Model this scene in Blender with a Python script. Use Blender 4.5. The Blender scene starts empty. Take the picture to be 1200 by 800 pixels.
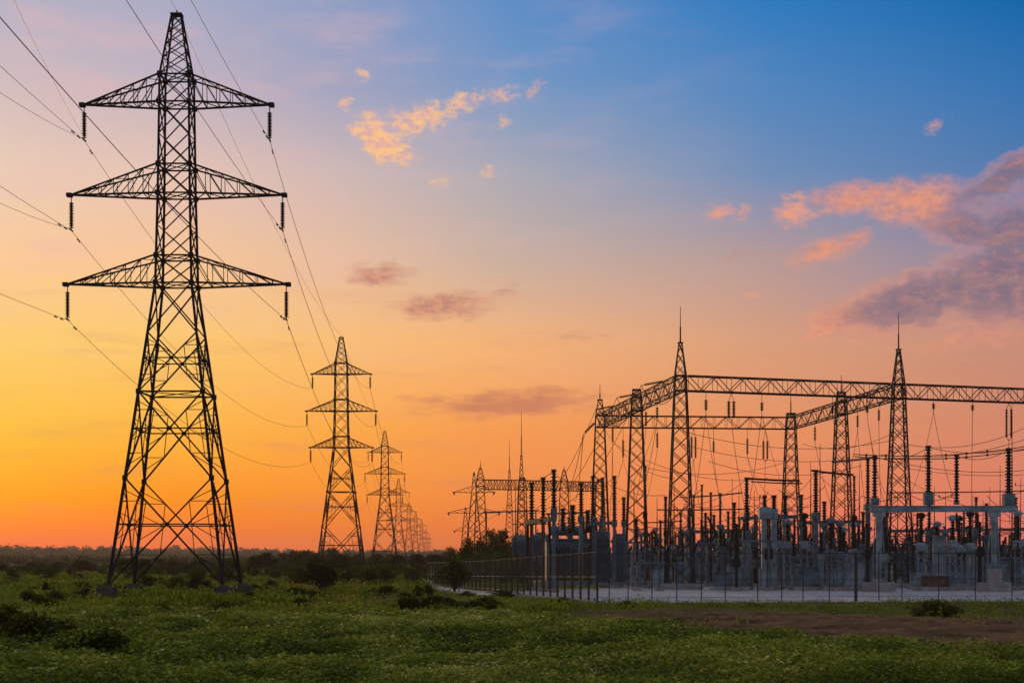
import bpy, math, random
import numpy as np
from mathutils import Vector, Matrix

sc = bpy.context.scene
COL = sc.collection
F = 1950.0            # focal length in pixels of the 1200 px wide photograph
EYE = 2.6             # camera height in metres
HZ = 655.0            # pixel row of the horizon
rnd = random.Random(7)

def PX(px, d): return (px - 600.0) * d / F
def PZ(py, d): return EYE + (HZ - py) * d / F
def GD(py): return EYE * F / (py - HZ)                 # distance of a ground point
def azel(px, py):
    a = math.atan((px - 600.0) / F)
    e = math.atan((HZ - py) / F * math.cos(a))
    return math.degrees(a), math.degrees(e)
def lin(r, g, b, a=1.0):
    f = lambda c: (c / 12.92) if c <= 0.04045 else ((c + 0.055) / 1.055) ** 2.4
    return (f(r / 255), f(g / 255), f(b / 255), a)

# ------------------------------------------------------------------ camera
cam = bpy.data.cameras.new('camera'); camo = bpy.data.objects.new('camera', cam); COL.objects.link(camo)
camo.location = (0, 0, EYE); camo.rotation_euler = (math.radians(90), 0, 0)
cam.sensor_width = 36; cam.lens = 36 * F / 1200; cam.shift_y = (HZ - 400) / 1200
cam.clip_start = 0.5; cam.clip_end = 20000
sc.camera = camo
sc.view_settings.view_transform = 'Standard'; sc.view_settings.look = 'None'
sc.view_settings.exposure = 0.0; sc.view_settings.gamma = 1.0
try: sc.view_settings.use_curve_mapping = False
except Exception: pass
sc.cycles.use_denoising = True
sc.cycles.max_bounces = 5; sc.cycles.diffuse_bounces = 2; sc.cycles.glossy_bounces = 2
sc.cycles.transparent_max_bounces = 12; sc.cycles.volume_bounces = 0

# ------------------------------------------------------------------ world
SUN_AZ, SUN_EL = -27.0, 5.0
world = bpy.data.worlds.new('World'); sc.world = world; world.use_nodes = True
nt = world.node_tree; nt.nodes.clear()
N = nt.nodes; L = nt.links
def node(t, **kw):
    n = N.new(t)
    for k, v in kw.items(): setattr(n, k, v)
    return n
def M(op, a, b=None, c=None, clamp=False):
    n = node('ShaderNodeMath', operation=op, use_clamp=clamp)
    for i, v in enumerate((a, b, c)):
        if v is None: continue
        if isinstance(v, (int, float)): n.inputs[i].default_value = v
        else: L.new(v, n.inputs[i])
    return n.outputs[0]
def SS(v, lo, hi, a=0.0, b=1.0):
    n = node('ShaderNodeMapRange', interpolation_type='SMOOTHSTEP')
    L.new(v, n.inputs[0])
    for i, x in enumerate((lo, hi, a, b)): n.inputs[i + 1].default_value = x
    return n.outputs[0]
def MIX(f, a, b):
    n = node('ShaderNodeMix', data_type='RGBA')
    if isinstance(f, (int, float)): n.inputs[0].default_value = f
    else: L.new(f, n.inputs[0])
    for s, v in ((6, a), (7, b)):
        if isinstance(v, tuple): n.inputs[s].default_value = v
        else: L.new(v, n.inputs[s])
    return n.outputs[2]
tc = node('ShaderNodeTexCoord')
sep = node('ShaderNodeSeparateXYZ'); L.new(tc.outputs['Generated'], sep.inputs[0])
AZ = M('DEGREES', M('ARCTAN2', sep.outputs[0], sep.outputs[1]))
EL = M('DEGREES', M('ARCSINE', sep.outputs[2]))
T = M('SUBTRACT', 1.0, M('EXPONENT', M('DIVIDE', M('MAXIMUM', EL, 0.0), -12.0)))
tt = lambda e: 1 - math.exp(-max(e, 0) / 12.0)
ROWS = [0, 100, 200, 300, 400, 500, 580, 640]
SKY = [  # (photo column, colours from row 0 down to row 640)
    (0,   [(183,178,196),(212,190,190),(236,205,182),(253,203,152),(254,206,112),(254,194,70),(255,168,28),(252,128,46)]),
    (200, [(172,172,196),(196,180,192),(230,196,180),(248,198,152),(254,202,112),(254,184,72),(252,152,44),(238,124,60)]),
    (400, [(142,158,196),(162,164,192),(206,184,182),(232,190,160),(250,190,118),(252,170,78),(248,148,62),(224,126,78)]),
    (600, [(94,142,198),(118,152,196),(172,170,181),(200,176,162),(244,180,122),(245,156,86),(238,142,78),(222,124,84)]),
    (900, [(48,123,191),(82,134,190),(112,142,184),(182,154,152),(216,158,124),(232,148,100),(236,136,92),(226,124,98)]),
    (1200,[(22,104,171),(56,116,178),(84,124,175),(140,134,160),(198,142,122),(210,136,108),(220,128,104),(214,118,106)]),
]
HAZE_D = 0.00016; HAZE_TOP = 40.0; HAZE_C = (.36, .26, .20)      # what the haze adds, so the sky behind it can be set
def behind_haze(c, el):
    path = min((HAZE_TOP-EYE)/math.sin(math.radians(max(el, .3))), 3200)
    t = math.exp(-HAZE_D*path)
    return tuple(min(1.7, max(.002, (x-(1-t)*h)/t)) for x, h in zip(c[:3], HAZE_C))+(1.0,)
ZEN = lin(146, 154, 172)
def ramp(cols, zen, mid=None):
    cr = node('ShaderNodeValToRGB'); L.new(T, cr.inputs[0])
    els = cr.color_ramp.elements
    pts = []
    for (e, c) in cols: pts.append((tt(e), c))
    if mid: pts.append((tt(35), mid))
    pts.append((1.0, zen))
    pts.sort(key=lambda p: p[0])
    els[0].position = pts[0][0]; els[0].color = pts[0][1]
    els[1].position = pts[-1][0]; els[1].color = pts[-1][1]
    for p, c in pts[1:-1]:
        e = els.new(p); e.color = c
    return cr.outputs[0]
knots = []
back = lambda a, b, c: [(0, lin(*a)), (8, lin(*b)), (25, lin(*c))]
knots.append((-180, ramp(back((160,146,142),(162,158,166),(138,150,172)), ZEN)))
knots.append((-95, ramp(back((176,130,112),(176,140,140),(134,130,160)), ZEN)))
knots.append((-50, ramp(back((235,130,60),(245,170,110),(190,170,190)), ZEN)))
knots.append((-29, ramp([(0, lin(290,150,50)),(3, lin(300,190,60)),(6, lin(300,225,100)),(12, lin(250,205,160)),(22, lin(205,185,200))], ZEN)))
for col, cs in SKY:
    a = azel(col, 400)[0]
    pts = [(azel(col, r)[1], behind_haze(lin(*c), azel(col, r)[1])) for r, c in zip(ROWS, cs)]
    knots.append((a, ramp(pts, ZEN, mid=tuple(0.55*x+0.45*z for x, z in zip(pts[0][1], ZEN)))))
knots.append((55, ramp(back((170,125,115),(150,125,140),(80,112,160)), ZEN)))
knots.append((110, ramp(back((152,138,140),(142,144,160),(110,132,166)), ZEN)))
knots.append((180, ramp(back((160,146,142),(162,158,166),(138,150,172)), ZEN)))
sky = knots[0][1]
for (a0, _), (a1, c1) in zip(knots, knots[1:]):
    mr = node('ShaderNodeMapRange'); L.new(AZ, mr.inputs[0])
    mr.inputs[1].default_value = a0; mr.inputs[2].default_value = a1
    sky = MIX(mr.outputs[0], sky, c1)
# --- clouds, laid out by compass direction and elevation
cmb = node('ShaderNodeCombineXYZ'); L.new(AZ, cmb.inputs[0]); L.new(EL, cmb.inputs[1])
def noise(scale, detail=5, rough=0.6, stretch=(1, 1, 1), off=(0, 0, 0), dist=0.0):
    mp = node('ShaderNodeMapping'); L.new(cmb.outputs[0], mp.inputs[0])
    mp.inputs['Scale'].default_value = stretch; mp.inputs['Location'].default_value = off
    n = node('ShaderNodeTexNoise'); L.new(mp.outputs[0], n.inputs['Vector'])
    n.inputs['Scale'].default_value = scale; n.inputs['Detail'].default_value = detail
    n.inputs['Roughness'].default_value = rough; n.inputs['Distortion'].default_value = dist
    return n
nw = noise(0.9, 4, 0.6)
wv = node('ShaderNodeVectorMath', operation='SUBTRACT'); L.new(nw.outputs['Color'], wv.inputs[0]); wv.inputs[1].default_value = (.5, .5, .5)
ws = node('ShaderNodeVectorMath', operation='SCALE'); L.new(wv.outputs[0], ws.inputs[0]); ws.inputs['Scale'].default_value = 0.85
wa = node('ShaderNodeVectorMath', operation='ADD'); L.new(cmb.outputs[0], wa.inputs[0]); L.new(ws.outputs[0], wa.inputs[1])
flat = node('ShaderNodeVectorMath', operation='MULTIPLY'); L.new(wa.outputs[0], flat.inputs[0]); flat.inputs[1].default_value = (1, 1, 0)
DEG = math.degrees(1 / F)
def blobs(lst):
    out = None
    for (px, py, rx, ry, rot, w) in lst:
        a, e = azel(px, py)
        mp = node('ShaderNodeMapping', vector_type='TEXTURE'); L.new(flat.outputs[0], mp.inputs[0])
        mp.inputs['Location'].default_value = (a, e, 0); mp.inputs['Rotation'].default_value = (0, 0, math.radians(rot))
        mp.inputs['Scale'].default_value = (rx * DEG, ry * DEG, 1)
        ln = node('ShaderNodeVectorMath', operation='LENGTH'); L.new(mp.outputs[0], ln.inputs[0])
        v = M('MULTIPLY', M('SUBTRACT', 1.25, ln.outputs['Value'], clamp=True), w)
        out = v if out is None else M('MAXIMUM', out, v)
    return out
fine = noise(1.7, 8, 0.62, (0.7, 1.2, 1), (3, 7, 0)).outputs['Fac']
fineB = noise(1.5, 8, 0.6, (0.45, 1.7, 1), (2, 5, 0)).outputs['Fac']
fine2 = noise(3.2, 8, 0.6, (0.8, 1.3, 1), (11, 2, 0)).outputs['Fac']
def dens(b, nz, k, lo, hi):
    return M('MULTIPLY', SS(b, 0.0, 0.3), SS(M('ADD', b, M('MULTIPLY', M('SUBTRACT', nz, 0.5), k)), lo, hi))
# soft thin cirrus over the left of the sky
cir = noise(0.35, 6, 0.6, (0.6, 2.2, 1), (5, 1, 0)).outputs['Fac']
cf = M('MULTIPLY', SS(cir, 0.45, 0.75), SS(AZ, 12, -10))
cf = M('MULTIPLY', cf, SS(EL, 3, 12))
sky = MIX(M('MULTIPLY', cf, 0.35), sky, lin(236, 186, 184))
cir2 = noise(0.5, 6, 0.6, (0.3, 2.5, 1), (1, 9, 0)).outputs['Fac']
sky = MIX(M('MULTIPLY', M('MULTIPLY', SS(cir2, 0.5, 0.8), 0.30), SS(EL, 12, 6)), sky, lin(206, 128, 112))
# mauve streaks
fb = dens(blobs([(445,321,46,17,0,.9),(515,358,72,20,2,1.0),(596,472,130,19,2,.95),(690,468,40,9,0,.5),(590,342,30,12,20,.45),(640,480,60,8,0,.5),(690,392,60,10,4,.35),(860,300,50,9,10,.3)]), fineB, 1.5, 0.15, 1.0)
sky = MIX(M('MULTIPLY', fb, 0.8), sky, MIX(SS(EL, 6, 8), lin(200, 124, 96), MIX(SS(fine2, .4, .6), lin(186, 126, 116), lin(214, 146, 118))))
# big bank on the right
big = blobs([(1005,230,66,20,4,.85),(1080,236,80,30,-5,.95),(1185,200,84,20,25,.95),(1130,268,62,28,-20,.9),(1190,272,66,40,0,.95),
             (1085,348,150,34,14,1.05),(1195,325,110,62,10,1.15),(1000,371,70,17,20,1.0),(965,385,30,9,15,.6),(968,292,52,17,16,.8),(1000,276,24,10,10,.6),(1250,300,90,110,0,1.0),(1140,398,120,14,6,.45)])
fc = dens(big, M('ADD', M('MULTIPLY', fine, 0.72), M('MULTIPLY', fine2, 0.28)), 1.6, -0.05, 1.05)
w_in = dens(blobs([(1215,196,130,34,28,1.2),(1215,300,170,80,5,1.25),(1120,345,135,36,10,1.25),(1165,250,70,30,10,.8),(1260,260,120,140,0,1.1)]), fine, 0.7, 0.05, 0.75)
w_in = M('MULTIPLY', w_in, SS(fc, 0.2, 0.75))
cloudcol = MIX(w_in, MIX(SS(fine2, .35, .62), lin(214, 142, 126), lin(240, 156, 118)), MIX(SS(fine, 0.35, 0.65), lin(124, 108, 128), lin(158, 122, 128)))
cloudcol = MIX(M('MULTIPLY', SS(fine2, 0.45, 0.7), 0.35), cloudcol, lin(214, 146, 138))
sky = MIX(M('MULTIPLY', fc, 0.92), sky, cloudcol)
# small lit puffs
fa = dens(blobs([(760,388,30,6,5,.3),(447,166,46,22,-28,1.4),(490,142,52,20,14,.95),(540,124,40,15,20,.85),(585,113,34,12,8,.6),(628,104,22,12,40,.5),(590,142,20,12,20,.5),
                 (421,87,15,9,-15,.8),(405,118,13,10,10,.7),(570,201,14,11,30,.6),(518,210,24,8,-10,.45),
                 (842,246,22,14,10,.75),(868,252,16,12,0,.65),(928,250,28,16,0,.9),(930,230,18,9,10,.7),(1096,150,22,10,40,.5),(880,345,14,5,0,.45)]), fine2, 1.7, 0.16, 1.15)
puff = MIX(SS(AZ, -2, 4), MIX(SS(fine2, 0.35, 0.6), lin(226, 172, 168), lin(255, 196, 136)), lin(244, 160, 126))
sky = MIX(M('MULTIPLY', fa, 0.92), sky, puff)
bg = node('ShaderNodeBackground'); L.new(sky, bg.inputs[0]); bg.inputs[1].default_value = 1.0
wo = node('ShaderNodeOutputWorld'); L.new(bg.outputs[0], wo.inputs[0])
try: world.cycles.sampling_method = 'MANUAL'; world.cycles.sample_map_resolution = 1024
except Exception: pass

# ------------------------------------------------------------------ sun, low behind the pylons on the left
sl = bpy.data.lights.new('sun', 'SUN'); sl.energy = 2.0; sl.angle = math.radians(5.0); sl.color = (1.0, 0.6, 0.3)
so = bpy.data.objects.new('sun', sl); COL.objects.link(so)
_a, _e = math.radians(SUN_AZ), math.radians(SUN_EL)
sdir = Vector((math.sin(_a) * math.cos(_e), math.cos(_a) * math.cos(_e), math.sin(_e)))
so.rotation_euler = sdir.to_track_quat('Z', 'Y').to_euler()

# ------------------------------------------------------------------ materials
MATS = {}
def mat(name, base, rough=0.7, metal=0.0, var=None, vscale=1.0, amt=0.5, bump=0.0, bscale=20, leaf=False, spec=0.08):
    if name in MATS: return MATS[name]
    m = bpy.data.materials.new(name); m.use_nodes = True; t = m.node_tree; b = t.nodes['Principled BSDF']
    b.inputs['Base Color'].default_value = (*base, 1); b.inputs['Roughness'].default_value = rough
    b.inputs['Metallic'].default_value = metal; b.inputs['Specular IOR Level'].default_value = spec
    tcn = t.nodes.new('ShaderNodeTexCoord')
    src = None
    if var is not None:
        nz = t.nodes.new('ShaderNodeTexNoise'); nz.inputs['Scale'].default_value = vscale; nz.inputs['Detail'].default_value = 6
        t.links.new(tcn.outputs['Object'], nz.inputs['Vector'])
        mr = t.nodes.new('ShaderNodeMapRange'); mr.inputs[1].default_value = 0.35; mr.inputs[2].default_value = 0.65; mr.inputs[4].default_value = 1.0
        t.links.new(nz.outputs['Fac'], mr.inputs[0])
        mx = t.nodes.new('ShaderNodeMix'); mx.data_type = 'RGBA'; t.links.new(mr.outputs[0], mx.inputs[0])
        mx.inputs[6].default_value = (*base, 1); mx.inputs[7].default_value = (*var, 1)
        src = mx.outputs[2]
    if src is not None: t.links.new(src, b.inputs['Base Color'])
    if bump > 0:
        n2 = t.nodes.new('ShaderNodeTexNoise'); n2.inputs['Scale'].default_value = bscale; n2.inputs['Detail'].default_value = 6
        t.links.new(tcn.outputs['Object'], n2.inputs['Vector'])
        bp = t.nodes.new('ShaderNodeBump'); bp.inputs['Strength'].default_value = bump; bp.inputs['Distance'].default_value = 0.1
        t.links.new(n2.outputs['Fac'], bp.inputs['Height']); t.links.new(bp.outputs[0], b.inputs['Normal'])
    MATS[name] = m; return m
def leaf_mat(name, stops, trans=0.35, gloss=0.12, rough=0.5):
    m = bpy.data.materials.new(name); m.use_nodes = True; t = m.node_tree; t.nodes.clear()
    at = t.nodes.new('ShaderNodeAttribute'); at.attribute_name = 'var'
    oi = t.nodes.new('ShaderNodeObjectInfo')
    ad = t.nodes.new('ShaderNodeMath'); ad.operation = 'MULTIPLY_ADD'; t.links.new(oi.outputs['Random'], ad.inputs[0]); ad.inputs[1].default_value = 0.5 if 'tree' in name or 'shrub' in name else 0.2
    t.links.new(at.outputs['Fac'], ad.inputs[2])
    sb = t.nodes.new('ShaderNodeMath'); sb.operation = 'SUBTRACT'; t.links.new(ad.outputs[0], sb.inputs[0]); sb.inputs[1].default_value = 0.25 if 'tree' in name or 'shrub' in name else 0.1
    cr = t.nodes.new('ShaderNodeValToRGB'); t.links.new(sb.outputs[0], cr.inputs[0])
    el = cr.color_ramp.elements
    el[0].position = stops[0][0]; el[0].color = (*stops[0][1], 1); el[1].position = stops[-1][0]; el[1].color = (*stops[-1][1], 1)
    for p, c in stops[1:-1]: e = el.new(p); e.color = (*c, 1)
    d = t.nodes.new('ShaderNodeBsdfDiffuse'); tr = t.nodes.new('ShaderNodeBsdfTranslucent'); gl = t.nodes.new('ShaderNodeBsdfGlossy')
    gl.inputs['Roughness'].default_value = rough; gl.inputs['Color'].default_value = (.8, .8, .8, 1)
    for n in (d, tr): t.links.new(cr.outputs[0], n.inputs['Color'])
    m1 = t.nodes.new('ShaderNodeMixShader'); m1.inputs[0].default_value = trans
    t.links.new(d.outputs[0], m1.inputs[1]); t.links.new(tr.outputs[0], m1.inputs[2])
    m2 = t.nodes.new('ShaderNodeMixShader'); m2.inputs[0].default_value = gloss * 0.4
    t.links.new(m1.outputs[0], m2.inputs[1]); t.links.new(gl.outputs[0], m2.inputs[2])
    o = t.nodes.new('ShaderNodeOutputMaterial'); t.links.new(m2.outputs[0], o.inputs[0])
    return m
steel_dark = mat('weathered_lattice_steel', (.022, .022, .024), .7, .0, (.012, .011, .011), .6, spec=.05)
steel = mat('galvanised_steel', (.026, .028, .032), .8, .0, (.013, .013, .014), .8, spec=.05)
steel_paint = mat('blue_grey_painted_steel', (.13, .19, .225), .7, .0, (.05, .075, .09), 1.3)
steel_light = mat('pale_grey_equipment_paint', (.28, .36, .40), .7, 0, (.13, .17, .19), 1.1)
tank_mat = mat('tank_paint', (.11, .175, .215), .7, 0, (.07, .11, .135), .5)
porc = mat('brown_glazed_porcelain', (.020, .016, .015), .5, 0, (.012, .010, .010), 3)
rust = mat('rusty_steel', (.15, .095, .07), .8, 0, (.07, .045, .035), 2)
conc = mat('footing_concrete', (.36, .35, .34), .9, 0, (.22, .21, .20), 1.5, bump=.3)
conc_dark = mat('damp_concrete', (.085, .082, .07), .9, 0, (.05, .05, .042), 1.5, bump=.3)
wire_m = mat('conductor_aluminium', (.06, .055, .05), .6, .3)
wire_yard = mat('yard_conductor', (.05, .045, .045), .6, .3)
bark = mat('bark', (.06, .045, .035), .9, 0, (.035, .028, .02), 2)
gravel_m = mat('gravel', (.50, .51, .53), .95, 0, (.27, .27, .27), .7, bump=.6, bscale=3)
path_m = mat('path_gravel', (.52, .47, .43), .95, 0, (.36, .31, .28), .5, bump=.6, bscale=3)
soil_m = mat('tilled_soil', (.20, .108, .046), .95, 0, (.075, .044, .02), .6, bump=.6, bscale=4, spec=0.05)
fence_m = mat('fence_steel', (.045, .048, .05), .6, .3)
rail_m = mat('fence_rail_wire', (.075, .055, .038), .8, .0, spec=.1)  # warm tint paints low sunlight onto the left fence's top rail
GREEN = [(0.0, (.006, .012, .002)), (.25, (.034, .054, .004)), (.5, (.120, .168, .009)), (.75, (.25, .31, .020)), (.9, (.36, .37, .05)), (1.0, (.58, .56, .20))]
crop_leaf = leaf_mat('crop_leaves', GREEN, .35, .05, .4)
grass_leaf = leaf_mat('meadow_blades', [(0, (.02, .032, .004)), (.3, (.10, .15, .011)), (.55, (.19, .27, .018)), (.78, (.24, .23, .030)), (1, (.30, .18, .05))], .35, .0)
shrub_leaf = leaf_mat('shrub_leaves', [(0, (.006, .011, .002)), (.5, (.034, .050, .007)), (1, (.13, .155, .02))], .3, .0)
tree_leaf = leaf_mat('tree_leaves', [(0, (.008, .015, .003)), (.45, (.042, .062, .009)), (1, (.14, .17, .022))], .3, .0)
hedge_leaf = leaf_mat('hedge_leaves', [(0, (.02, .035, .006)), (.5, (.055, .082, .012)), (1, (.11, .14, .02))], .4, .0)

# ------------------------------------------------------------------ helpers
class MB:
    """collects boxes, bars, tubes and lathed shapes, then links them as ONE mesh object"""
    def __init__(s): s.v = []; s.f = []
    def bar(s, a, b, r=.05, r2=None, n=4, cap=False):
        a = Vector(a); b = Vector(b); d = b - a
        if d.length < 1e-6: return s
        r2 = r if r2 is None else r2
        d.normalize(); u = d.cross(Vector((0, 0, 1)) if abs(d.z) < .95 else Vector((1, 0, 0))).normalized(); w = d.cross(u)
        i = len(s.v)
        for p, q in ((a, r), (b, r2)):
            for k in range(n):
                t = math.pi * 2 * (k + .5) / n
                s.v.append(tuple(p + u * math.cos(t) * q + w * math.sin(t) * q))
        for k in range(n):
            k2 = (k + 1) % n
            s.f.append((i + k, i + k2, i + n + k2, i + n + k))
        s.f.append(tuple(i + k for k in reversed(range(n)))); s.f.append(tuple(i + n + k for k in range(n)))
        return s
    def poly(s, pts, r, n=4):
        for a, b in zip(pts, pts[1:]): s.bar(a, b, r, n=n)
        return s
    def tube(s, pts, r, n=4):
        base = len(s.v); m = len(pts)
        for j, p in enumerate(pts):
            p = Vector(p); d = (Vector(pts[min(j + 1, m - 1)]) - Vector(pts[max(j - 1, 0)])).normalized()
            u = d.cross(Vector((0, 0, 1)) if abs(d.z) < .95 else Vector((1, 0, 0))).normalized(); w = d.cross(u)
            for k in range(n):
                t = math.pi * 2 * k / n
                s.v.append(tuple(p + u * math.cos(t) * r + w * math.sin(t) * r))
        for j in range(m - 1):
            for k in range(n):
                k2 = (k + 1) % n
                s.f.append((base + j*n + k, base + j*n + k2, base + (j+1)*n + k2, base + (j+1)*n + k))
        return s
    def box(s, c, sz, bev=0.0, taper=1.0):
        x, y, z = c; a, b, h = sz[0]/2, sz[1]/2, sz[2]
        bev = min(bev, a*.4, b*.4, h*.4)
        i = len(s.v)
        if bev <= 0:
            rings = [(0, 1, 1), (h, taper, taper)]
            for hz, ka, kb in rings:
                for sx, sy in ((-1,-1),(1,-1),(1,1),(-1,1)): s.v.append((x+sx*a*ka, y+sy*b*kb, z+hz))
            s.f += [(i+3,i+2,i+1,i), (i+4,i+5,i+6,i+7)] + [(i+k, i+(k+1)%4, i+4+(k+1)%4, i+4+k) for k in range(4)]
            return s
        rings = [(0, bev), (bev, 0), (h-bev, 0), (h, bev)]
        for hz, ins in rings:
            aa, bb = a-ins, b-ins; cc = bev*.7
            for px_, py_ in ((-aa+cc,-bb),(aa-cc,-bb),(aa,-bb+cc),(aa,bb-cc),(aa-cc,bb),(-aa+cc,bb),(-aa,bb-cc),(-aa,-bb+cc)):
                s.v.append((x+px_, y+py_, z+hz))
        for r in range(3):
            for k in range(8):
                s.f.append((i+r*8+k, i+r*8+(k+1)%8, i+(r+1)*8+(k+1)%8, i+(r+1)*8+k))
        s.f.append(tuple(i+k for k in reversed(range(8)))); s.f.append(tuple(i+24+k for k in range(8)))
        return s
    def lathe(s, a, b, prof, n=10):
        """prof: (t along a-b, radius)"""
        a = Vector(a); b = Vector(b); d = (b-a); L_ = d.length; d.normalize()
        u = d.cross(Vector((0,0,1)) if abs(d.z) < .95 else Vector((1,0,0))).normalized(); w = d.cross(u)
        i = len(s.v)
        for t, r in prof:
            for k in range(n):
                th = math.pi*2*k/n
                s.v.append(tuple(a + d*(t*L_) + u*math.cos(th)*r + w*math.sin(th)*r))
        for j in range(len(prof)-1):
            for k in range(n):
                k2 = (k+1) % n
                s.f.append((i+j*n+k, i+j*n+k2, i+(j+1)*n+k2, i+(j+1)*n+k))
        s.f.append(tuple(i+k for k in reversed(range(n)))); m = i+(len(prof)-1)*n; s.f.append(tuple(m+k for k in range(n)))
        return s
    def ribs(s, a, b, r, count=10, core=.55, n=10, taper=1.0):
        prof = [(0, r*core*1.1)]
        for k in range(count):
            t0 = (k+.08)/count; q = r*(1-(1-taper)*k/count) * (1.0 if k % 2 == 0 else .86)
            prof += [(t0, q*core), (t0+.25/count, q), (t0+.42/count, q*.97), (t0+.62/count, q*core)]
        prof.append((1, r*core*1.1*taper))
        return s.lathe(a, b, prof, n)
    def mesh(s, name):
        m = bpy.data.meshes.new(name); m.from_pydata(s.v, [], s.f); m.update(); return m
    def build(s, name, material, parent=None, loc=None):
        o = bpy.data.objects.new(name, s.mesh(name)); o.data.materials.append(material); COL.objects.link(o)
        if parent: o.parent = parent
        if loc: o.location = loc
        return o
def tag(o, label=None, cat=None, group=None, kind=None):
    if label: o['label'] = label
    if cat: o['category'] = cat
    if group: o['group'] = group
    if kind: o['kind'] = kind
    return o
def thing(name, label, cat, loc=(0, 0, 0), rz=0, group=None):
    o = bpy.data.objects.new(name, None); COL.objects.link(o); o.empty_display_size = .5
    o.location = loc; o.rotation_euler = (0, 0, rz)
    return tag(o, label, cat, group)
def dup(root, loc, rz=0, scale=None, label=None, group=None):
    r = root.copy(); COL.objects.link(r); r.location = loc; r.rotation_euler = (0, 0, rz)
    if scale: r.scale = scale if hasattr(scale, '__len__') else (scale,)*3
    if label: r['label'] = label
    if group: r['group'] = group
    for ch in root.children:
        c = ch.copy(); COL.objects.link(c); c.parent = r
        for g in ch.children:
            d = g.copy(); COL.objects.link(d); d.parent = c
    return r

# ------------------------------------------------------------------ terrain
YARD = [(5.1, 99.5), (80, 113), (150, 330), (-16, 420), (-7.5, 158), (-2.5, 132)]
def inside(poly, x, y):
    x = np.asarray(x, float); y = np.asarray(y, float); r = np.zeros(x.shape, bool)
    n = len(poly)
    for i in range(n):
        x0, y0 = poly[i]; x1, y1 = poly[(i+1) % n]
        c = ((y0 > y) != (y1 > y)) & (x < (x1-x0)*(y-y0)/((y1-y0) if y1 != y0 else 1e-9)+x0)
        r ^= c
    return r
def smooth(v, a, b):
    t = np.clip((v-a)/(b-a), 0, 1); return t*t*(3-2*t)
def H(x, y):
    x = np.asarray(x, float); y = np.asarray(y, float)
    u = .10*np.sin(x*.31+y*.13+1)+.08*np.sin(x*.17-y*.23)+.05*np.sin(x*.71+y*.47)+.04*np.sin(y*.9-x*.4)
    # fades to level towards the yard and its fence
    away = smooth(-(x - (5.1-(y-99.5)*.23)), -1, 6) * smooth(y, 60, 70) + smooth(-y, -96, -88) * (1-smooth(y, 60, 70)*0)
    away = np.clip(away, 0, 1)
    u = u*away*(.35+.65*smooth(-y, -260, -60))
    far = smooth(y, 700, 1500)
    hill = far*(3.2+5.0*smooth(-x, 120, 420)+1.6*np.sin(x*.0045+.6)+1.0*np.sin(x*.011+2)+.5*np.sin(x*.027))*(.55+.45*smooth(-x, -40, 250))
    return u + hill
def h1(x, y): return float(H(x, y))
def axis(lo, hi, step, near_lo, near_hi, grow=1.13):
    a = list(np.arange(near_lo, near_hi+step, step)); st = step
    v = a[-1]
    while v < hi: st *= grow; v += st; a.append(min(v, hi))
    v = a[0]; st = step; b = []
    while v > lo: st *= grow; v -= st; b.append(max(v, lo))
    return np.array(b[::-1]+a)
xs = axis(-3000, 3000, 1.0, -60, 60); ys = axis(-350, 3100, 1.0, 10, 200)
gx, gy = np.meshgrid(xs, ys); gz = H(gx, gy)
def grid_mesh(name, gx, gy, gz, material):
    n, m = gx.shape
    me = bpy.data.meshes.new(name)
    v = np.stack([gx, gy, gz], -1).reshape(-1, 3)
    i = np.arange(n*m).reshape(n, m)
    f = np.stack([i[:-1, :-1], i[:-1, 1:], i[1:, 1:], i[1:, :-1]], -1).reshape(-1, 4)
    me.vertices.add(len(v)); me.vertices.foreach_set('co', v.ravel())
    me.loops.add(f.size); me.loops.foreach_set('vertex_index', f.ravel().astype(np.int32))
    me.polygons.add(len(f)); me.polygons.foreach_set('loop_start', np.arange(0, f.size, 4, dtype=np.int32))
    me.update(); me.validate()
    me.polygons.foreach_set('use_smooth', np.ones(len(f), bool))
    me.materials.append(material)
    o = bpy.data.objects.new(name, me); COL.objects.link(o); return o
ground_m = mat('meadow_ground', (.07, .078, .012), .95, 0, (.085, .06, .022), .09, bump=.6, bscale=2.5, spec=0.05)
tag(grid_mesh('ground', gx, gy, gz, ground_m), kind='structure')
def sheet(name, pts, z, material):
    me = bpy.data.meshes.new(name); me.from_pydata([(x, y, z) for x, y in pts], [], [tuple(range(len(pts)))]); me.materials.append(material)
    o = bpy.data.objects.new(name, me); COL.objects.link(o); return tag(o, kind='structure')
PAD = [(4.4, 98.6), (90, 112), (110, 172), (20, 166), (6, 148), (-1.5, 131)]
sheet('gravel_yard', PAD, .012, gravel_m)
pth = [(493,678),(498,684),(512,691.5),(540,696.5),(566,699.5),(580,697.2),(566,694.2),(545,691.2),(524,689.5),(510,684),(500,678)]
pth = [(PX(a, GD(b)), GD(b)) for a, b in pth]
px_ = np.array([p[0] for p in pth]); 
me = bpy.data.meshes.new('path'); me.from_pydata([(x, y, h1(x, y)+.10) for x, y in pth], [], [tuple(range(len(pth)))]); me.materials.append(path_m)
po = bpy.data.objects.new('path', me); COL.objects.link(po); tag(po, kind='structure')
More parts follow.
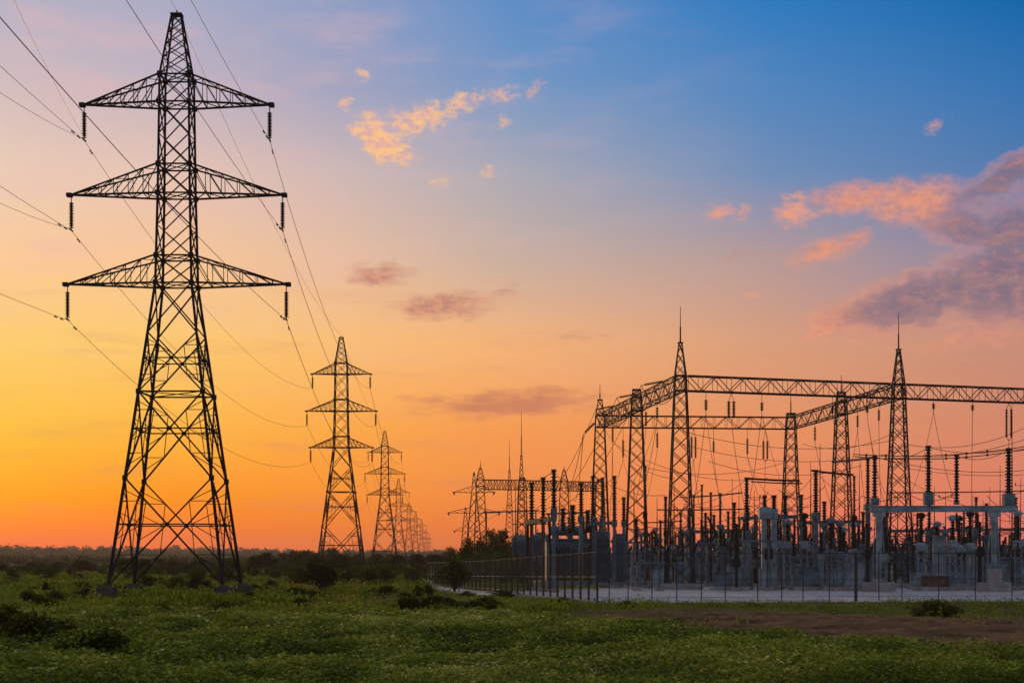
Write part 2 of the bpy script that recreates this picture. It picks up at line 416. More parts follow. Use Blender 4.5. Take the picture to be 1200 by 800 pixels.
# tilled soil strip: between the crop and the grass verge
def crop_edge(x):      # distance at which the crop ends, for a world x
    return np.interp(x, [-40, -20, 0, 3, 8, 12, 17, 25], [66, 68, 64, 57, 47, 40, 34, 26])
soil_far = lambda x: np.interp(x, [0, 4, 10, 25, 50], [70, 77, 79, 80, 82])
u_ = np.linspace(-1, 45, 260); t_ = np.linspace(0, 1, 120)
gxs = np.repeat(u_[None, :], 120, 0)
gys = np.array([[crop_edge(x)-4 + t*(soil_far(x)-crop_edge(x)+4) for x in u_] for t in t_])
rs = np.random.RandomState(3)
edge = np.minimum(1, np.minimum(t_[:, None], 1-t_[:, None])*10) * np.minimum(1, (gxs+1)/6)
gzs = H(gxs, gys) - .10 + edge*(.13+.11*rs.rand(*gxs.shape)+.07*np.sin(gys*3.1+np.sin(gxs*.5)))
tag(grid_mesh('soil_field', gxs, gys, gzs, soil_m), kind='structure')
# stones of the kerb along the foot of the fence
# ------------------------------------------------------------------ haze
hb = MB().box((0, 1380, -3.0), (6200, 3600, HAZE_TOP+3))
ho = hb.build('haze', None) if False else None
hm = bpy.data.materials.new('evening_haze'); hm.use_nodes = True; ht = hm.node_tree; ht.nodes.clear()
pv = ht.nodes.new('ShaderNodeVolumePrincipled'); pv.inputs['Color'].default_value = (.90, .74, .60, 1); pv.inputs['Density'].default_value = HAZE_D
pv.inputs['Anisotropy'].default_value = 0.15
hout = ht.nodes.new('ShaderNodeOutputMaterial'); ht.links.new(pv.outputs[0], hout.inputs['Volume'])
ho = hb.build('haze', hm); tag(ho, kind='stuff')

# ------------------------------------------------------------------ lattice towers
def corners(w, z, cx=0, cy=0): return [Vector((cx+sx*w, cy+sy*w, z)) for sx, sy in ((-1,-1),(1,-1),(1,1),(-1,1))]
def brace_panels(mb, hw, zs, rb, big=(), rs_=.03):
    for z0, z1 in zip(zs, zs[1:]):
        c0, c1 = corners(hw(z0), z0), corners(hw(z1), z1)
        w0, w1 = hw(z0), hw(z1)
        tx = w0/(w0+w1); zx = z0+(z1-z0)*tx
        cm = corners(hw(zx), zx)
        for k in range(4):
            k2 = (k+1) % 4
            mb.bar(c0[k], c1[k2], rb); mb.bar(c0[k2], c1[k], rb)
            if (z0, z1) in big or (z1-z0) > 4:
                x = (cm[k]+cm[k2])/2
                mb.bar(cm[k], cm[k2], rb*.85); g_ = rb*3.6; mb.box((x.x, x.y, x.z-g_/2), (g_, g_, g_))
                for a, b, c, e in ((c0[k], c1[k], cm[k], 1), (c0[k2], c1[k2], cm[k2], 1)):
                    lo = (a+x)/2; hi = (b+x)/2
                    for q in (lo, hi):
                        t = (q.z-z0)/(z1-z0); lg = a+(b-a)*t
                        mb.bar(q, lg, rs_)                         # short horizontals to the leg
                        mb.bar(q, (c+x)/2, rs_); mb.bar((c+x)/2, (lg+c)/2, rs_)
                    q = lo; lg2 = a+(b-a)*(((q.z-z0)/(z1-z0))*.5); mb.bar(q, lg2, rs_)
                    q = hi; lg2 = a+(b-a)*(1-(1-(q.z-z0)/(z1-z0))*.5); mb.bar(q, lg2, rs_)
def pylon(label, loc, arms, detail=1.0, thick=1.13, group='lattice pylons of the power line', rz=0):
    """arms: (z low, z up, half length, tip z)"""
    t = thing('transmission_pylon', label, 'pylon', loc, rz, group)
    kz = [0.9, 20.7, 26.6, 32.6, 34.4, 38.5]; kw = [3.66, 1.18, 1.05, .98, .95, .30]
    hw = lambda z: float(np.interp(z, kz, kw))
    K = thick
    for k in range(4):
        m = MB(); lv = [0.9, 7.85, 13.5, 20.7, 26.6, 34.4, 38.5]; rr = [.115, .105, .10, .09, .085, .075, .06]
        for i in range(len(lv)-1):
            m.bar(corners(hw(lv[i]), lv[i])[k], corners(hw(lv[i+1]), lv[i+1])[k], rr[i]*K, rr[i+1]*K)
        # gusset plates at the joints
        for z in (7.85, 13.5, 20.7, 22.5, 26.6, 28.5, 32.6, 34.4):
            c = corners(hw(z), z)[k]; m.box((c.x, c.y, c.z-.16), (.26*K, .26*K, .32))
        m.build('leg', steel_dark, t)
        f = MB(); c = corners(3.75, 0)[k]
        f.box((c.x, c.y, -.8), (1.12, 1.12, 1.65), .05); f.box((c.x, c.y, .85), (.6, .6, .1), .03)
        f.build('footing', conc_dark, t)
    m = MB()
    brace_panels(m, hw, [0.95, 7.85, 13.5], .062*K, rs_=.030*K)
    brace_panels(m, hw, [13.5, 17.4, 20.7], .055*K, big=((13.5, 17.4),), rs_=.03*K)
    brace_panels(m, hw, [20.7, 22.5, 24.5, 26.6, 28.5, 30.5, 32.6, 34.4], .045*K)
    for z in (13.5, 20.7, 22.5, 26.6, 28.5, 32.6, 34.4):
        c = corners(hw(z), z)
        for k in range(4): m.bar(c[k], c[(k+1) % 4], .06*K)
        m.bar(c[0], c[2], .035*K); m.bar(c[1], c[3], .035*K)
    # climbing step pegs on one leg
    for i in range(60):
        z = 2.5+i*.5; c = corners(hw(z), z)[1]; m.bar(c, c+Vector((.28, 0, 0)), .014*K)
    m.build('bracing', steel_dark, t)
    m = MB(); brace_panels(m, hw, [34.4, 35.5, 36.4, 37.2, 37.9, 38.5], .035*K)
    m.box((0, 0, 38.5), (.75, .75, .10)); m.bar((0, 0, 38.6), (0, 0, 38.85), .05*K)
    m.build('peak', steel_dark, t)
    for (zl, zu, hl, zt) in arms:
        for s in (-1, 1):
            m = MB(); tip = Vector((s*hl, 0, zt)); wl, wu = hw(zl), hw(zu); nseg = 6
            lo = [[Vector((s*wl, q*wl, zl)).lerp(tip, j/nseg) for j in range(nseg+1)] for q in (-1, 1)]
            up = [[Vector((s*wu, q*wu, zu)).lerp(tip, j/nseg) for j in range(nseg+1)] for q in (-1, 1)]
            for q in (0, 1):
                m.bar(lo[q][0], tip, .075*K, .065*K); m.bar(up[q][0], tip, .065*K, .055*K)
                for j in range(nseg-1):
                    m.bar(up[q][j], lo[q][j+1], .034*K)
                    m.bar(lo[q][j+1], up[q][j+1], .028*K)
            for j in range(nseg-1):
                a, b = (0, 1) if j % 2 else (1, 0)
                m.bar(lo[a][j], lo[b][j+1], .032*K); m.bar(lo[0][j+1], lo[1][j+1], .028*K)
                m.bar(up[a][j], up[b][j+1], .026*K)
            m.box((tip.x, 0, tip.z-.12), (.35, .5, .24))
            arm = m.build('crossarm', steel_dark, t)
            i = MB(); top = tip-Vector((s*.12, 0, .1))
            i.bar(top, top-Vector((0, 0, .4)), .03*K, n=6)
            i.ribs(top-Vector((0, 0, .4)), top-Vector((0, 0, 2.0)), .15*K, 14, .5, 10)
            i.bar(top-Vector((0, 0, 2.0)), top-Vector((0, 0, 2.22)), .035*K, n=6)
            i.bar(top+Vector((0, -.35, -2.22)), top+Vector((0, .35, -2.22)), .05*K, n=6)
            i.bar(top+Vector((-.16, 0, -2.06)), top+Vector((.16, 0, -2.06)), .03*K)
            i.build('insulator_string', porc, t)
    return t
ARM1 = [(20.7, 22.55, 7.35, 20.75), (26.6, 28.55, 7.1, 26.65), (32.6, 34.45, 6.25, 32.6)]
ARM2 = [(20.7, 22.3, 5.1, 20.7), (26.6, 28.4, 5.7, 26.6), (32.6, 34.3, 4.8, 32.6)]
T1 = (-22.15, 110, 0)
p1 = pylon('tall dark steel lattice pylon, nearest and largest of the line, on four concrete blocks', T1, ARM1)
spots = [(400, 395), (451, 505), (467, 558), (479, 587), (487, 599), (494, 608), (499, 619), (503, 627)]
names = ['second pylon of the line, rising from the bushes behind the nearest one', 'third pylon of the line, between the second one and the shrinking row',
         'fourth pylon of the line, just behind the third', 'fifth pylon in the receding row, small and thin', 'sixth pylon in the receding row, small against the sky',
         'seventh pylon in the receding row, faint with distance', 'eighth pylon in the receding row, very small and faint', 'farthest pylon, tiny at the end of the row']
PYL = [T1]; p2 = None
for (px, py), lb in zip(spots, names):
    d = (38.6-EYE)/(HZ-py)*F
    loc = (PX(px, d), d, min(0, 0) if d < 700 else h1(PX(px, d), d)*.4-1.0)
    if p2 is None: p2 = pylon(lb, loc, ARM2, thick=1.25); o = p2
    else: o = dup(p2, loc, 0, label=lb)
    PYL.append(loc)

def sagline(a, b, sag, n=26):
    a, b = Vector(a), Vector(b)
    return [a.lerp(b, i/n)-Vector((0, 0, 4*sag*(i/n)*(1-i/n))) for i in range(n+1)]
def cable(name, label, cat, pts, r, material, group=None, dampers=None, n=4):
    m = MB().tube(pts, r, n); o = m.build(name, material); tag(o, label, cat, group)
    if dampers:
        for q in dampers:
            p = Vector(pts[0]).lerp(Vector(pts[1]), q); d = (Vector(pts[1])-Vector(pts[0])).normalized()
            k = MB(); c = p-Vector((0, 0, .09)); k.bar(p, c, .02); k.bar(c-d*.25, c+d*.25, .015)
            k.bar(c-d*.33, c-d*.17, .05, n=6); k.bar(c+d*.17, c+d*.33, .05, n=6)
            k.build('damper', steel_dark, o)
    return o
def tips(loc, arms):
    out = []
    for nm, (zl, zu, hl, zt) in zip(('lower', 'middle', 'upper'), arms):
        for s, sd in ((-1, 'left'), (1, 'right')):
            out.append((f'{nm} {sd}', (loc[0]+s*(hl-.12), loc[1], loc[2]+zt-2.34)))
    out.append(('topmost', (loc[0], loc[1], loc[2]+38.8)))
    return out
T0 = (-16.5, -75, 2.0)
order = ['nearest', 'second', 'third', 'fourth', 'fifth', 'sixth', 'seventh', 'eighth', 'ninth']
A1 = tips(T1, ARM1); A0 = tips(T0, ARM1)
for (nm, a), (_, b) in zip(A1, A0):
    r = .015 if nm != 'topmost' else .011
    cable('power_line', f'{nm} wire coming overhead from the foreground to the nearest pylon', 'power line', sagline(a, b, 3.2 if nm != 'topmost' else 2.0, 40), r, wire_m, 'overhead wires in front of the nearest pylon', dampers=(.35, .7) if nm != 'topmost' else None, n=5)
for i in range(len(PYL)-1):
    a_ = tips(PYL[i], ARM1 if i == 0 else ARM2); b_ = tips(PYL[i+1], ARM2)
    L_ = (Vector(PYL[i+1])-Vector(PYL[i])).length
    for (nm, a), (_, b) in zip(a_, b_):
        cable('power_line', f'{nm} wire sagging between the {order[i]} and {order[i+1]} pylons', 'power line', sagline(a, b, min(4.5, L_*.025)*(1 if nm != 'topmost' else .6), 24),
              (.021 if nm != 'topmost' else .016)*(1 if i == 0 else 1.3), wire_m, f'overhead wires between the {order[i]} and {order[i+1]} pylons', n=4, dampers=(.3,) if (i == 0 and nm != 'topmost') else None)
# slack jumper wires coming in over the top left corner
for k, (pa, pb, lab) in enumerate([((22, -60, 60), (103, 155, 110), 'slack jumper wire dropping steeply to the upper left insulator'),
                          ((-40, 160, 75), (89, 262, 109.5), 'extra wire reaching the middle left insulator from the left edge'),
                          ((-30, 22, 66), (88, 128, 100), 'thin second wire running just above the upper left wire')]):
    a = (PX(pa[0], pa[2]), pa[2], PZ(pa[1], pa[2])); b = (PX(pb[0], pb[2]), pb[2], PZ(pb[1], pb[2]))
    if k == 2: b = (A1[4][1][0], A1[4][1][1]-.3, A1[4][1][2]+.05)
    if k == 0: b = (A1[4][1][0]+.05, A1[4][1][1]+.3, A1[4][1][2]+.05)
    if k == 1: b = (A1[2][1][0], A1[2][1][1]-.3, A1[2][1][2]+.05)
    a = Vector(a); b = Vector(b); a2 = b+(a-b)*4.0
    cable('power_line', lab, 'power line', sagline(b, a2, 3.0, 30), .012, wire_m, None, n=4)

# ------------------------------------------------------------------ substation gantry
def lattice_mast(label, x, y, hb, ztop, rod, wb=1.15, wbeam=.47, zbeam=18.5, wtop=.13, npan=13, group='lattice gantry towers of the substation', name='gantry_tower', thick=1.3, plinth=True):
    t = thing(name, label, 'lattice tower', (x, y, 0), 0, group)
    z0 = .45 if plinth else .05
    hw = lambda z: float(np.interp(z, [z0, zbeam, ztop], [wb, wbeam, wtop]))
    zs = [z0]; st = (zbeam-z0)/npan*1.35
    while zs[-1] < zbeam-.6:
        zs.append(zs[-1]+st); st *= .955
    zs[-1] = zbeam
    for k in range(4):
        m = MB()
        m.bar(corners(wb, z0)[k], corners(wbeam, zbeam)[k], .075*thick, .06*thick)
        if ztop > zbeam+.1: m.bar(corners(wbeam, zbeam)[k], corners(wtop, ztop)[k], .055*thick, .04*thick)
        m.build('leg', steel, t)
    m = MB(); brace_panels(m, hw, zs, .034*thick)
    if ztop > zbeam+.1:
        n = max(2, int((ztop-zbeam)/.75)); brace_panels(m, hw, list(np.linspace(zbeam, ztop, n+1)), .03*thick)
    for z in (zbeam-1.3, zbeam):
        c = corners(hw(z), z)
        for k in range(4): m.bar(c[k], c[(k+1) % 4], .05*thick)
    m.build('bracing', steel, t)
    c = MB(); c.box((0, 0, ztop), (wtop*2+.2, wtop*2+.2, .10)); c.build('cap', steel, t)
    if rod > ztop: 
        r = MB(); zm = ztop+(rod-ztop)*.45
        r.bar((0, 0, ztop), (0, 0, zm), .055*thick, .045*thick, n=6); r.bar((0, 0, zm), (0, 0, rod), .03*thick, .018*thick, n=6); r.build('lightning_rod', steel_dark, t)
    if plinth:
        f = MB(); f.box((0, 0, -.3), (wb*2+1.3, wb*2+1.3, .72), .05)
        f.box((-wb, -wb, .42), (.5, .5, .12)); f.box((wb, -wb, .42), (.5, .5, .12)); f.build('footing', conc, t)
    return t
def beam(label, a, b, hgt=1.3, wid=.95, zt=18.5, n=None, thick=1.15, group='lattice beams of the substation gantry'):
    a = Vector((a[0], a[1], 0)); b = Vector((b[0], b[1], 0)); d = (b-a); Ln = d.length; d.normalize(); s = Vector((-d.y, d.x, 0))*wid/2
    n = n or int(Ln/(1.3 if Ln > 15 and 'side' not in label else 1.9))
    t = thing('gantry_beam', label, 'lattice beam', tuple(a+Vector((0, 0, 0))), 0, group)
    P = lambda k, q, z: d*(Ln*k/n)+s*q+Vector((0, 0, z))
    m = MB()
    for q in (-1, 1):
        for z in (zt-hgt, zt): m.bar(P(0, q, z), P(n, q, z), .06*thick)
    m.build('chord', steel, t)
    m = MB()
    for k in range(n):
        e = k % 2
        for q in (-1, 1):
            m.bar(P(k, q, zt-hgt if e else zt), P(k+1, q, zt if e else zt-hgt), .036*thick)
            m.bar(P(k, q, zt-hgt), P(k, q, zt), .025*thick)
        for z in (zt-hgt, zt):
            m.bar(P(k, -1 if e else 1, z), P(k+1, 1 if e else -1, z), .028*thick)
            m.bar(P(k, -1, z), P(k, 1, z), .025*thick)
    m.build('lacing', steel, t)
    return t
A=(14.6,144.3); B=(35.15,151.3); D=(9.75,184.5); E=(31.3,186.8); C=(12.25,163.6); Fq=(33.3,168.3); G=(55.9,158.3)
lattice_mast('front lattice tower with tall rod, standing left where two gantry beams meet', A[0], A[1], 0, 21.3, 24.5)
lattice_mast('front lattice tower with tall rod near the right, beam passing through it', B[0], B[1], 0, 21.6, 24.9)
lattice_mast('lattice tower carrying the far left end of the rear beam, short rod', D[0], D[1], 0, 20.2, 22.0, wtop=.2)
lattice_mast('rodless lattice tower under the far right corner of the beams', E[0], E[1], 0, 18.9, 22.0, wtop=.4)
lattice_mast('lattice tower midway under the left side beam, just left of the tall front one', C[0], C[1], 0, 19.2, 19.3, wtop=.35)
lattice_mast('lattice tower midway under the right side beam, flat top and thin rod', Fq[0], Fq[1], 0, 19.4, 21.2, wtop=.35)
lattice_mast('outermost front lattice tower at the right end of the long beam', G[0], G[1], 0, 21.3, 24.5)
def cut(a, b, off=.5):
    a = Vector(a); b = Vector(b); d = (b-a).normalized(); return a+d*off, b-d*off
for (a, b, lb) in ((A, B, 'long front lattice beam between the two tall rod-topped towers'), (B, G, 'front lattice beam running out of the picture on the right'),
                   (D, E, 'rear lattice beam joining the two far corner towers'), (A, C, 'left side lattice beam, near half, from the tall front tower'), (C, D, 'left side lattice beam, far half, reaching the rear corner'),
                   (B, Fq, 'right side lattice beam, near half, behind the right tall tower'), (Fq, E, 'right side lattice beam, far half, reaching the rear corner')):
    p, q = cut(a, b, .55); beam(lb, p, q)

# strain strings and droppers
def string(label, p, length, droop=(0, 0, -1), rod=.5, r=.19, drop=None, group='insulator strings hanging from the gantry beams', twin=False):
    p = Vector(p); dv = Vector(droop).normalized()
    t = thing('insulator_string', label, 'insulator', tuple(p), 0, group)
    side = dv.cross(Vector((0, 1, 0))); side = side.normalized() if side.length > .1 else Vector((1, 0, 0))
    for s in ((-1, 1) if twin else (0,)):
        o = side*s*.22
        m = MB(); m.bar(o*0, dv*rod+o, .025, n=5); m.bar(dv*(rod+length)+o, dv*(rod+length+.3), .03, n=5); m.build('link', steel_dark, t)
        m = MB(); m.ribs(dv*rod+o, dv*(rod+length)+o, r, max(7, int(length/.14)), .4, 8); m.build('disc_stack', porc, t)
    return p+dv*(rod+length+.3)

# ------------------------------------------------------------------ yard equipment
def post(label, px, d, ytop, ybot, r=.17, support='pole', box=None, w=.3, group='ribbed post insulators of the yard', m_=None, cap=True, rib=None, y_off=0, name='post_insulator', lean=0.0, zt=None, zb=None):
    """ribbed insulator whose top and bottom are seen at rows ytop and ybot, on a support down to the ground"""
    r *= 1.42; x = PX(px, d); zt = PZ(ytop, d) if zt is None else zt; zb = PZ(ybot, d) if zb is None else zb
    t = thing(name, label, 'insulator', (x, d, 0), 0, group); m_ = m_ or steel_paint
    h = zt-zb
    m = MB(); m.ribs((0, 0, zb), (lean*h, 0, zt), r, rib or max(7, int(h/.23)), .5, 12, .86); m.build('insulator', porc, t)
    if cap:
        m = MB(); m.lathe((lean*h, 0, zt), (lean*h, 0, zt+.22), [(0, r*.7), (.3, r*.8), (1, r*.45)], 10); m.bar((lean*h-.25, 0, zt+.2), (lean*h+.25, 0, zt+.2), .03); m.build('cap', steel_dark, t)
    zz = zb
    if box:
        bw, bh = box; m = MB(); m.box((0, 0, zb-bh), (bw, bw, bh), .05); m.box((0, -bw/2-.03, zb-bh*.75), (bw*.5, .05, bh*.4), .01); m.build('housing', m_, t); zz = zb-bh
    if zz > .3 and support != 'none':
        m = MB()
        if support == 'pole': m.lathe((0, 0, .3), (0, 0, zz), [(0, w*.6), (.02, w*.45), (.97, w*.42), (.98, w*.7), (1, w*.7)], 10)
        elif support == 'column': 
            m.box((0, 0, .3), (w, w, zz-.3), .03); m.box((0, 0, .3), (w*1.5, w*1.5, .06))
        elif support == 'lattice':
            q = w; zs = list(np.linspace(.3, zz, max(3, int((zz-.3)/(w*2.4))+1)))
            for c in corners(q, 0): m.bar((c.x, c.y, .3), (c.x*.9, c.y*.9, zz), .05)
            brace_panels(m, lambda z: q*(1-.1*z/zz), zs, .025)
            m.box((0, 0, zz-.08), (q*2.2, q*2.2, .10))
        m.build('support', m_, t)
        f = MB(); fw = max(.7, w*2.4); f.box((0, 0, -.2), (fw, fw, .5), .04); f.build('footing', conc, t)
    return t

def portal():
    d = 133.0
    t = thing('switch_portal', 'grey steel portal beam on columns at the right front of the yard', 'steel portal', (PX(1105, d), d, 0), 0)
    X = lambda px: PX(px, d)-PX(1105, d)
    z0, z1 = PZ(598.8, d), PZ(593, d)
    m = MB(); m.box(((X(1020)+X(1192))/2, 0, z0), (X(1192)-X(1020), .45, z1-z0), .03)
    m.box(((X(1020)+X(1192))/2, 0, z0-.05), (X(1192)-X(1020)+.1, .6, .05)); m.box(((X(1020)+X(1192))/2, 0, z1+.0), (X(1192)-X(1020)+.1, .6, .05))
    m.build('beam', steel_light, t)
    for px in (1030, 1165):
        m = MB(); zb = PZ(684, d) if px == 1165 else .5
        m.box((X(px), 0, zb), (.42, .4, z0-zb-.05), .03); m.bar((X(px)-.55, .1, zb+.1), (X(px)-.28, .1, z0-.5), .05); m.bar((X(px)+.55, .1, zb+.1), (X(px)+.28, .1, z0-.5), .05); m.box((X(px), -.27, zb+.2), (.14, .06, z0-zb-.9)); m.box((X(px), 0, z0-.45), (.95, .6, .38), .03)
        m.build('column', steel_light, t)
        f = MB(); f.box((X(px), 0, -.2), (2.3, 1.8, .95), .05); f.box((X(px), 0, .752), (1.0, .9, 1.1 if px == 1165 else .3), .04); f.build('footing', conc, t)
    for px in (1075, 1121, 1146):
        m = MB(); m.bar((X(px), 0, z0-.1), (X(px), 0, z0-1.6), .06, n=8); m.ribs((X(px), 0, z0-.25), (X(px), 0, z0-1.3), .13, 8, .6, 8); m.build('insulator', porc, t)
    return t
portal()
eq = [
 # label, px, d, ytop, ybot, r, support, box, w
 ('tall brown insulator on a box at the left end of the front portal', 1025, 133.4, 536, 583, .19, 'none', (.65, .6), .4),
 ('tall brown insulator on a box, second from the left on the front portal', 1088, 133.4, 525, 577, .21, 'none', (.7, 1.0), .4),
 ('brown insulator standing directly on the middle of the front portal beam', 1121, 133.6, 535, 588, .19, 'none', (.4, .2), .4),
 ('tallest brown insulator above the right hand column of the front portal', 1182, 133.4, 528, 578, .24, 'none', (.85, 1.2), .4),
]
for lb, px, d, yt, yb, r, sp, bx, w in eq:
    post(lb, px, d, yt, yb, r, 'none' if sp == 'none' else sp, bx, w, zb=None)
# single ribbed posts read off the photograph
eq2 = [
 ('first brown insulator over the left fence, on a rusty frame', 623, 138, 568, 609, .20, 'pole', (.5, .3), .35, rust),
 ('second brown insulator over the left fence, between its two neighbours', 636.5, 134, 562, 607, .19, 'pole', (.5, .3), .35, rust),
 ('third and tallest brown insulator over the left fence', 649, 130, 553, 595, .20, 'pole', (.5, .9), .35, steel_paint),
 ('brown insulator rising left of the rear beam tower, over the transformer', 681, 150, 568, 604, .20, 'column', (.6, .6), .35, steel_paint),
 ('brown insulator close left of the corner lattice tower', 695, 152, 560, 604, .21, 'pole', (.5, .5), .35, steel_paint),
 ('brown insulator close right of the corner lattice tower', 706, 156, 562, 606, .18, 'pole', (.5, .5), .35, steel_paint),
 ('brown insulator between the corner tower and the side tower', 720, 150, 560, 610, .19, 'pole', (.5, .4), .35, steel_paint),
 ('short brown insulator low beside the side lattice tower', 731, 158, 585, 610, .2, 'pole', (.5, .4), .35, steel_paint),
 ('slim brown insulator right behind the side lattice tower', 756, 150, 548, 600, .13, 'pole', (.4, .4), .3, steel),
 ('brown insulator left of the tall front tower, half hidden', 780, 160, 584, 622, .17, 'pole', (.4, .4), .3, steel),
 ('first of four slim dark posts right of the tall front tower', 813, 170, 582, 620, .12, 'pole', (.35, .3), .3, steel),
 ('second of four slim dark posts right of the tall front tower', 822.5, 170, 570, 618, .12, 'pole', (.35, .3), .3, steel),
 ('third of four slim dark posts right of the tall front tower', 833, 170, 579, 620, .14, 'pole', (.35, .3), .3, steel),
 ('fourth of four slim dark posts right of the tall front tower', 844, 170, 580, 622, .14, 'pole', (.35, .3), .3, steel),
 ('fat brown insulator hanging the left end of a busbar', 875, 150, 562, 600, .20, 'pole', (.5, .4), .4, steel_paint),
 ('short brown insulator on the left of a grey box pair', 896, 140, 583, 594, .2, 'column', (.95, 1.0), .5, steel_light),
 ('short rounded brown insulator beside the grey box', 907, 141, 583, 596, .22, 'column', (.6, .9), .45, steel_light),
 ('brown insulator just left of the rear right corner tower', 920, 150, 583, 610, .22, 'column', (.6, .5), .4, steel_paint),
 ('brown insulator right of the rear right corner tower', 939, 154, 582, 610, .18, 'pole', (.5, .5), .35, steel_paint),
 ('long tapering brown insulator in the middle right of the yard', 956, 146, 553, 600, .21, 'column', (.7, .7), .4, steel_paint),
 ('small brown insulator left of the right side tower', 966, 152, 590, 612, .2, 'pole', (.6, .5), .35, steel_paint),
 ('slim brown insulator between the right side tower and the portal', 1001, 160, 560, 604, .13, 'pole', (.5, .5), .35, steel),
 ('brown insulator behind the left end of the portal', 1017, 150, 540, 590, .18, 'column', (.6, .6), .4, steel_paint),
 ('small dark insulator at the right edge behind the portal', 1190, 160, 585, 625, .2, 'pole', (.5, .5), .35, rust),
 ('short brown insulator with a helmet cap, left over the transformer', 659.5, 157, 598, 622, .26, 'none', None, .3, steel_paint),
 ('short brown insulator with a helmet cap, mid transformer', 671, 158, 594, 622, .28, 'none', None, .3, steel_paint),
 ('short brown insulator with a helmet cap, right over the transformer', 689, 158, 600, 624, .26, 'none', None, .3, steel_paint),
]
for lb, px, d, yt, yb, r, sp, bx, w, mm in eq2: post(lb, px, d, yt, yb, r, sp, bx, w, m_=mm)

# rusty switch frame joining the first posts by the left fence
def crossbar(label, pxa, da, ya, pxb, db, yb, h=.25, mm=steel_paint, name='support_beam', group='horizontal support beams of the yard', legs=True):
    a = Vector((PX(pxa, da), da, PZ(ya, da))); b = Vector((PX(pxb, db), db, PZ(yb, db)))
    t = thing(name, label, 'steel beam', (a.x, a.y, 0), 0, group)
    o = Vector((a.x, a.y, 0)); m = MB(); m.bar(a-o, b-o, h*.7); m.bar(a-o+Vector((0, .4, 0)), b-o+Vector((0, .4, 0)), h*.5); m.build('beam', mm, t)
    if legs:
        for q in (.06, .94):
            p = a.lerp(b, q)-o; l = MB(); l.bar((p.x, p.y, 0), tuple(p), .11, .1, n=8); l.build('leg', steel, t)
    return t
crossbar('rusty horizontal beam under the first insulators by the left fence', 617, 138, 612, 646, 132, 608, .35, rust)
crossbar('grey beam with dark top running left of the corner tower', 690, 152, 614, 722, 150, 612, .3)
crossbar('long grey beam at mid height behind the tall front tower', 795, 176, 623, 880, 176, 622, .34)
crossbar('grey beam under the boxed insulators, left of the rear corner tower', 868, 146, 607, 935, 146, 605, .3)
crossbar('grey beam right of the rear corner tower', 940, 158, 612, 1010, 158, 611, .32)
crossbar('long grey beam low behind the portal', 1040, 165, 622, 1200, 165, 620, .3)
crossbar('grey beam behind the transformer top', 640, 170, 602, 690, 170, 600, .2)
crossbar('thin beam between the two distant lightning masts', 566, 240, 600, 632, 236, 598, .2)

def transformer():
    d = 160.0; cx = PX(672, d)
    t = thing('power_transformer', 'large blue grey transformer tank with radiators behind the left fence', 'transformer', (cx, d, 0), math.radians(6))
    m = MB(); m.box((0, 0, .5), (5.6, 3.0, 3.9), .12)
    for k in range(9): m.box((-2.5+k*.62, -1.53, .9), (.12, .1, 3.1))
    m.box((0, 0, 4.4), (5.8, 3.2, .18), .04); m.build('tank', tank_mat, t)
    for k in range(2):
        m = MB()
        for j in range(9): m.box((-2.9+k*3.0+j*.27, -2.15, 1.0), (.06, 1.0, 2.9), .02)
        m.bar((-2.9+k*3.0, -1.9, 1.2), (-.7+k*3.0, -1.9, 1.2), .09, n=8); m.bar((-2.9+k*3.0, -1.9, 3.7), (-.7+k*3.0, -1.9, 3.7), .09, n=8)
        m.build('radiator', tank_mat, t)
    m = MB(); m.lathe((-2.4, .4, 5.35), (1.1, .4, 5.35), [(0, .3), (.03, .48), (.97, .48), (1, .3)], 14); m.box((-1.9, .4, 4.58), (.12, .5, .5)); m.box((.6, .4, 4.58), (.12, .5, .5)); m.build('conservator', tank_mat, t)
    for k, x in enumerate((-1.8, -.4, 1.0, 2.2)):
        m = MB(); m.lathe((x, -.7, 4.58), (x-.1, -.9, 5.1), [(0, .3), (.8, .26), (1, .2)], 10); m.build('turret', tank_mat, t)
        m = MB(); m.ribs((x-.1, -.9, 5.1), (x-.25, -1.3, 6.6), .2, 9, .6, 10, .8); m.build('bushing', porc, t)
    m = MB(); m.box((0, 0, -.2), (8.0, 5.4, .75), .06); m.build('footing', conc, t)
    m = MB(); m.box((2.2, -1.75, 1.2), (.9, .35, 1.5), .04); m.build('control_box', steel_light, t)
transformer()
def tank_tower(label, px, d, wpx, ytop, ybot, group=None, mm=tank_mat, rz=0):
    w = wpx*d/F; zt = PZ(ytop, d); x = PX(px, d)
    t = thing('radiator_bank', label, 'radiator bank', (x, d, 0), rz, group)
    m = MB(); m.box((0, 0, .4), (w, w*.8, zt-.4), .08)
    for k in range(int(w/.22)): m.box((-w/2+.12+k*.22, -w*.4-.12, .8), (.07, .24, zt-1.3), .01)
    m.build('casing', mm, t)
    m = MB(); m.box((0, 0, zt), (w*.55, w*.5, .25), .04); m.bar((-w*.2, 0, zt+.2), (-w*.2, 0, zt+.6), .06, n=8); m.build('header', mm, t)
    m = MB(); m.box((0, 0, -.2), (w*1.2, w*1.1, .62), .05); m.build('footing', conc, t)
tank_tower('tall pale blue grey tank standing right of the transformer', 706, 156, 17, 622, 684, 'tall tanks by the transformer', steel_paint)
tank_tower('narrower blue grey tank, right neighbour of the tall pale one', 725, 158, 15, 628, 684, 'tall tanks by the transformer')
tank_tower('low blue grey tank seen far behind the left fence', 612, 205, 24, 629, 680, 'tall tanks by the transformer')
tank_tower('squat blue grey tank left of the transformer', 634, 190, 20, 626, 680, 'tall tanks by the transformer')

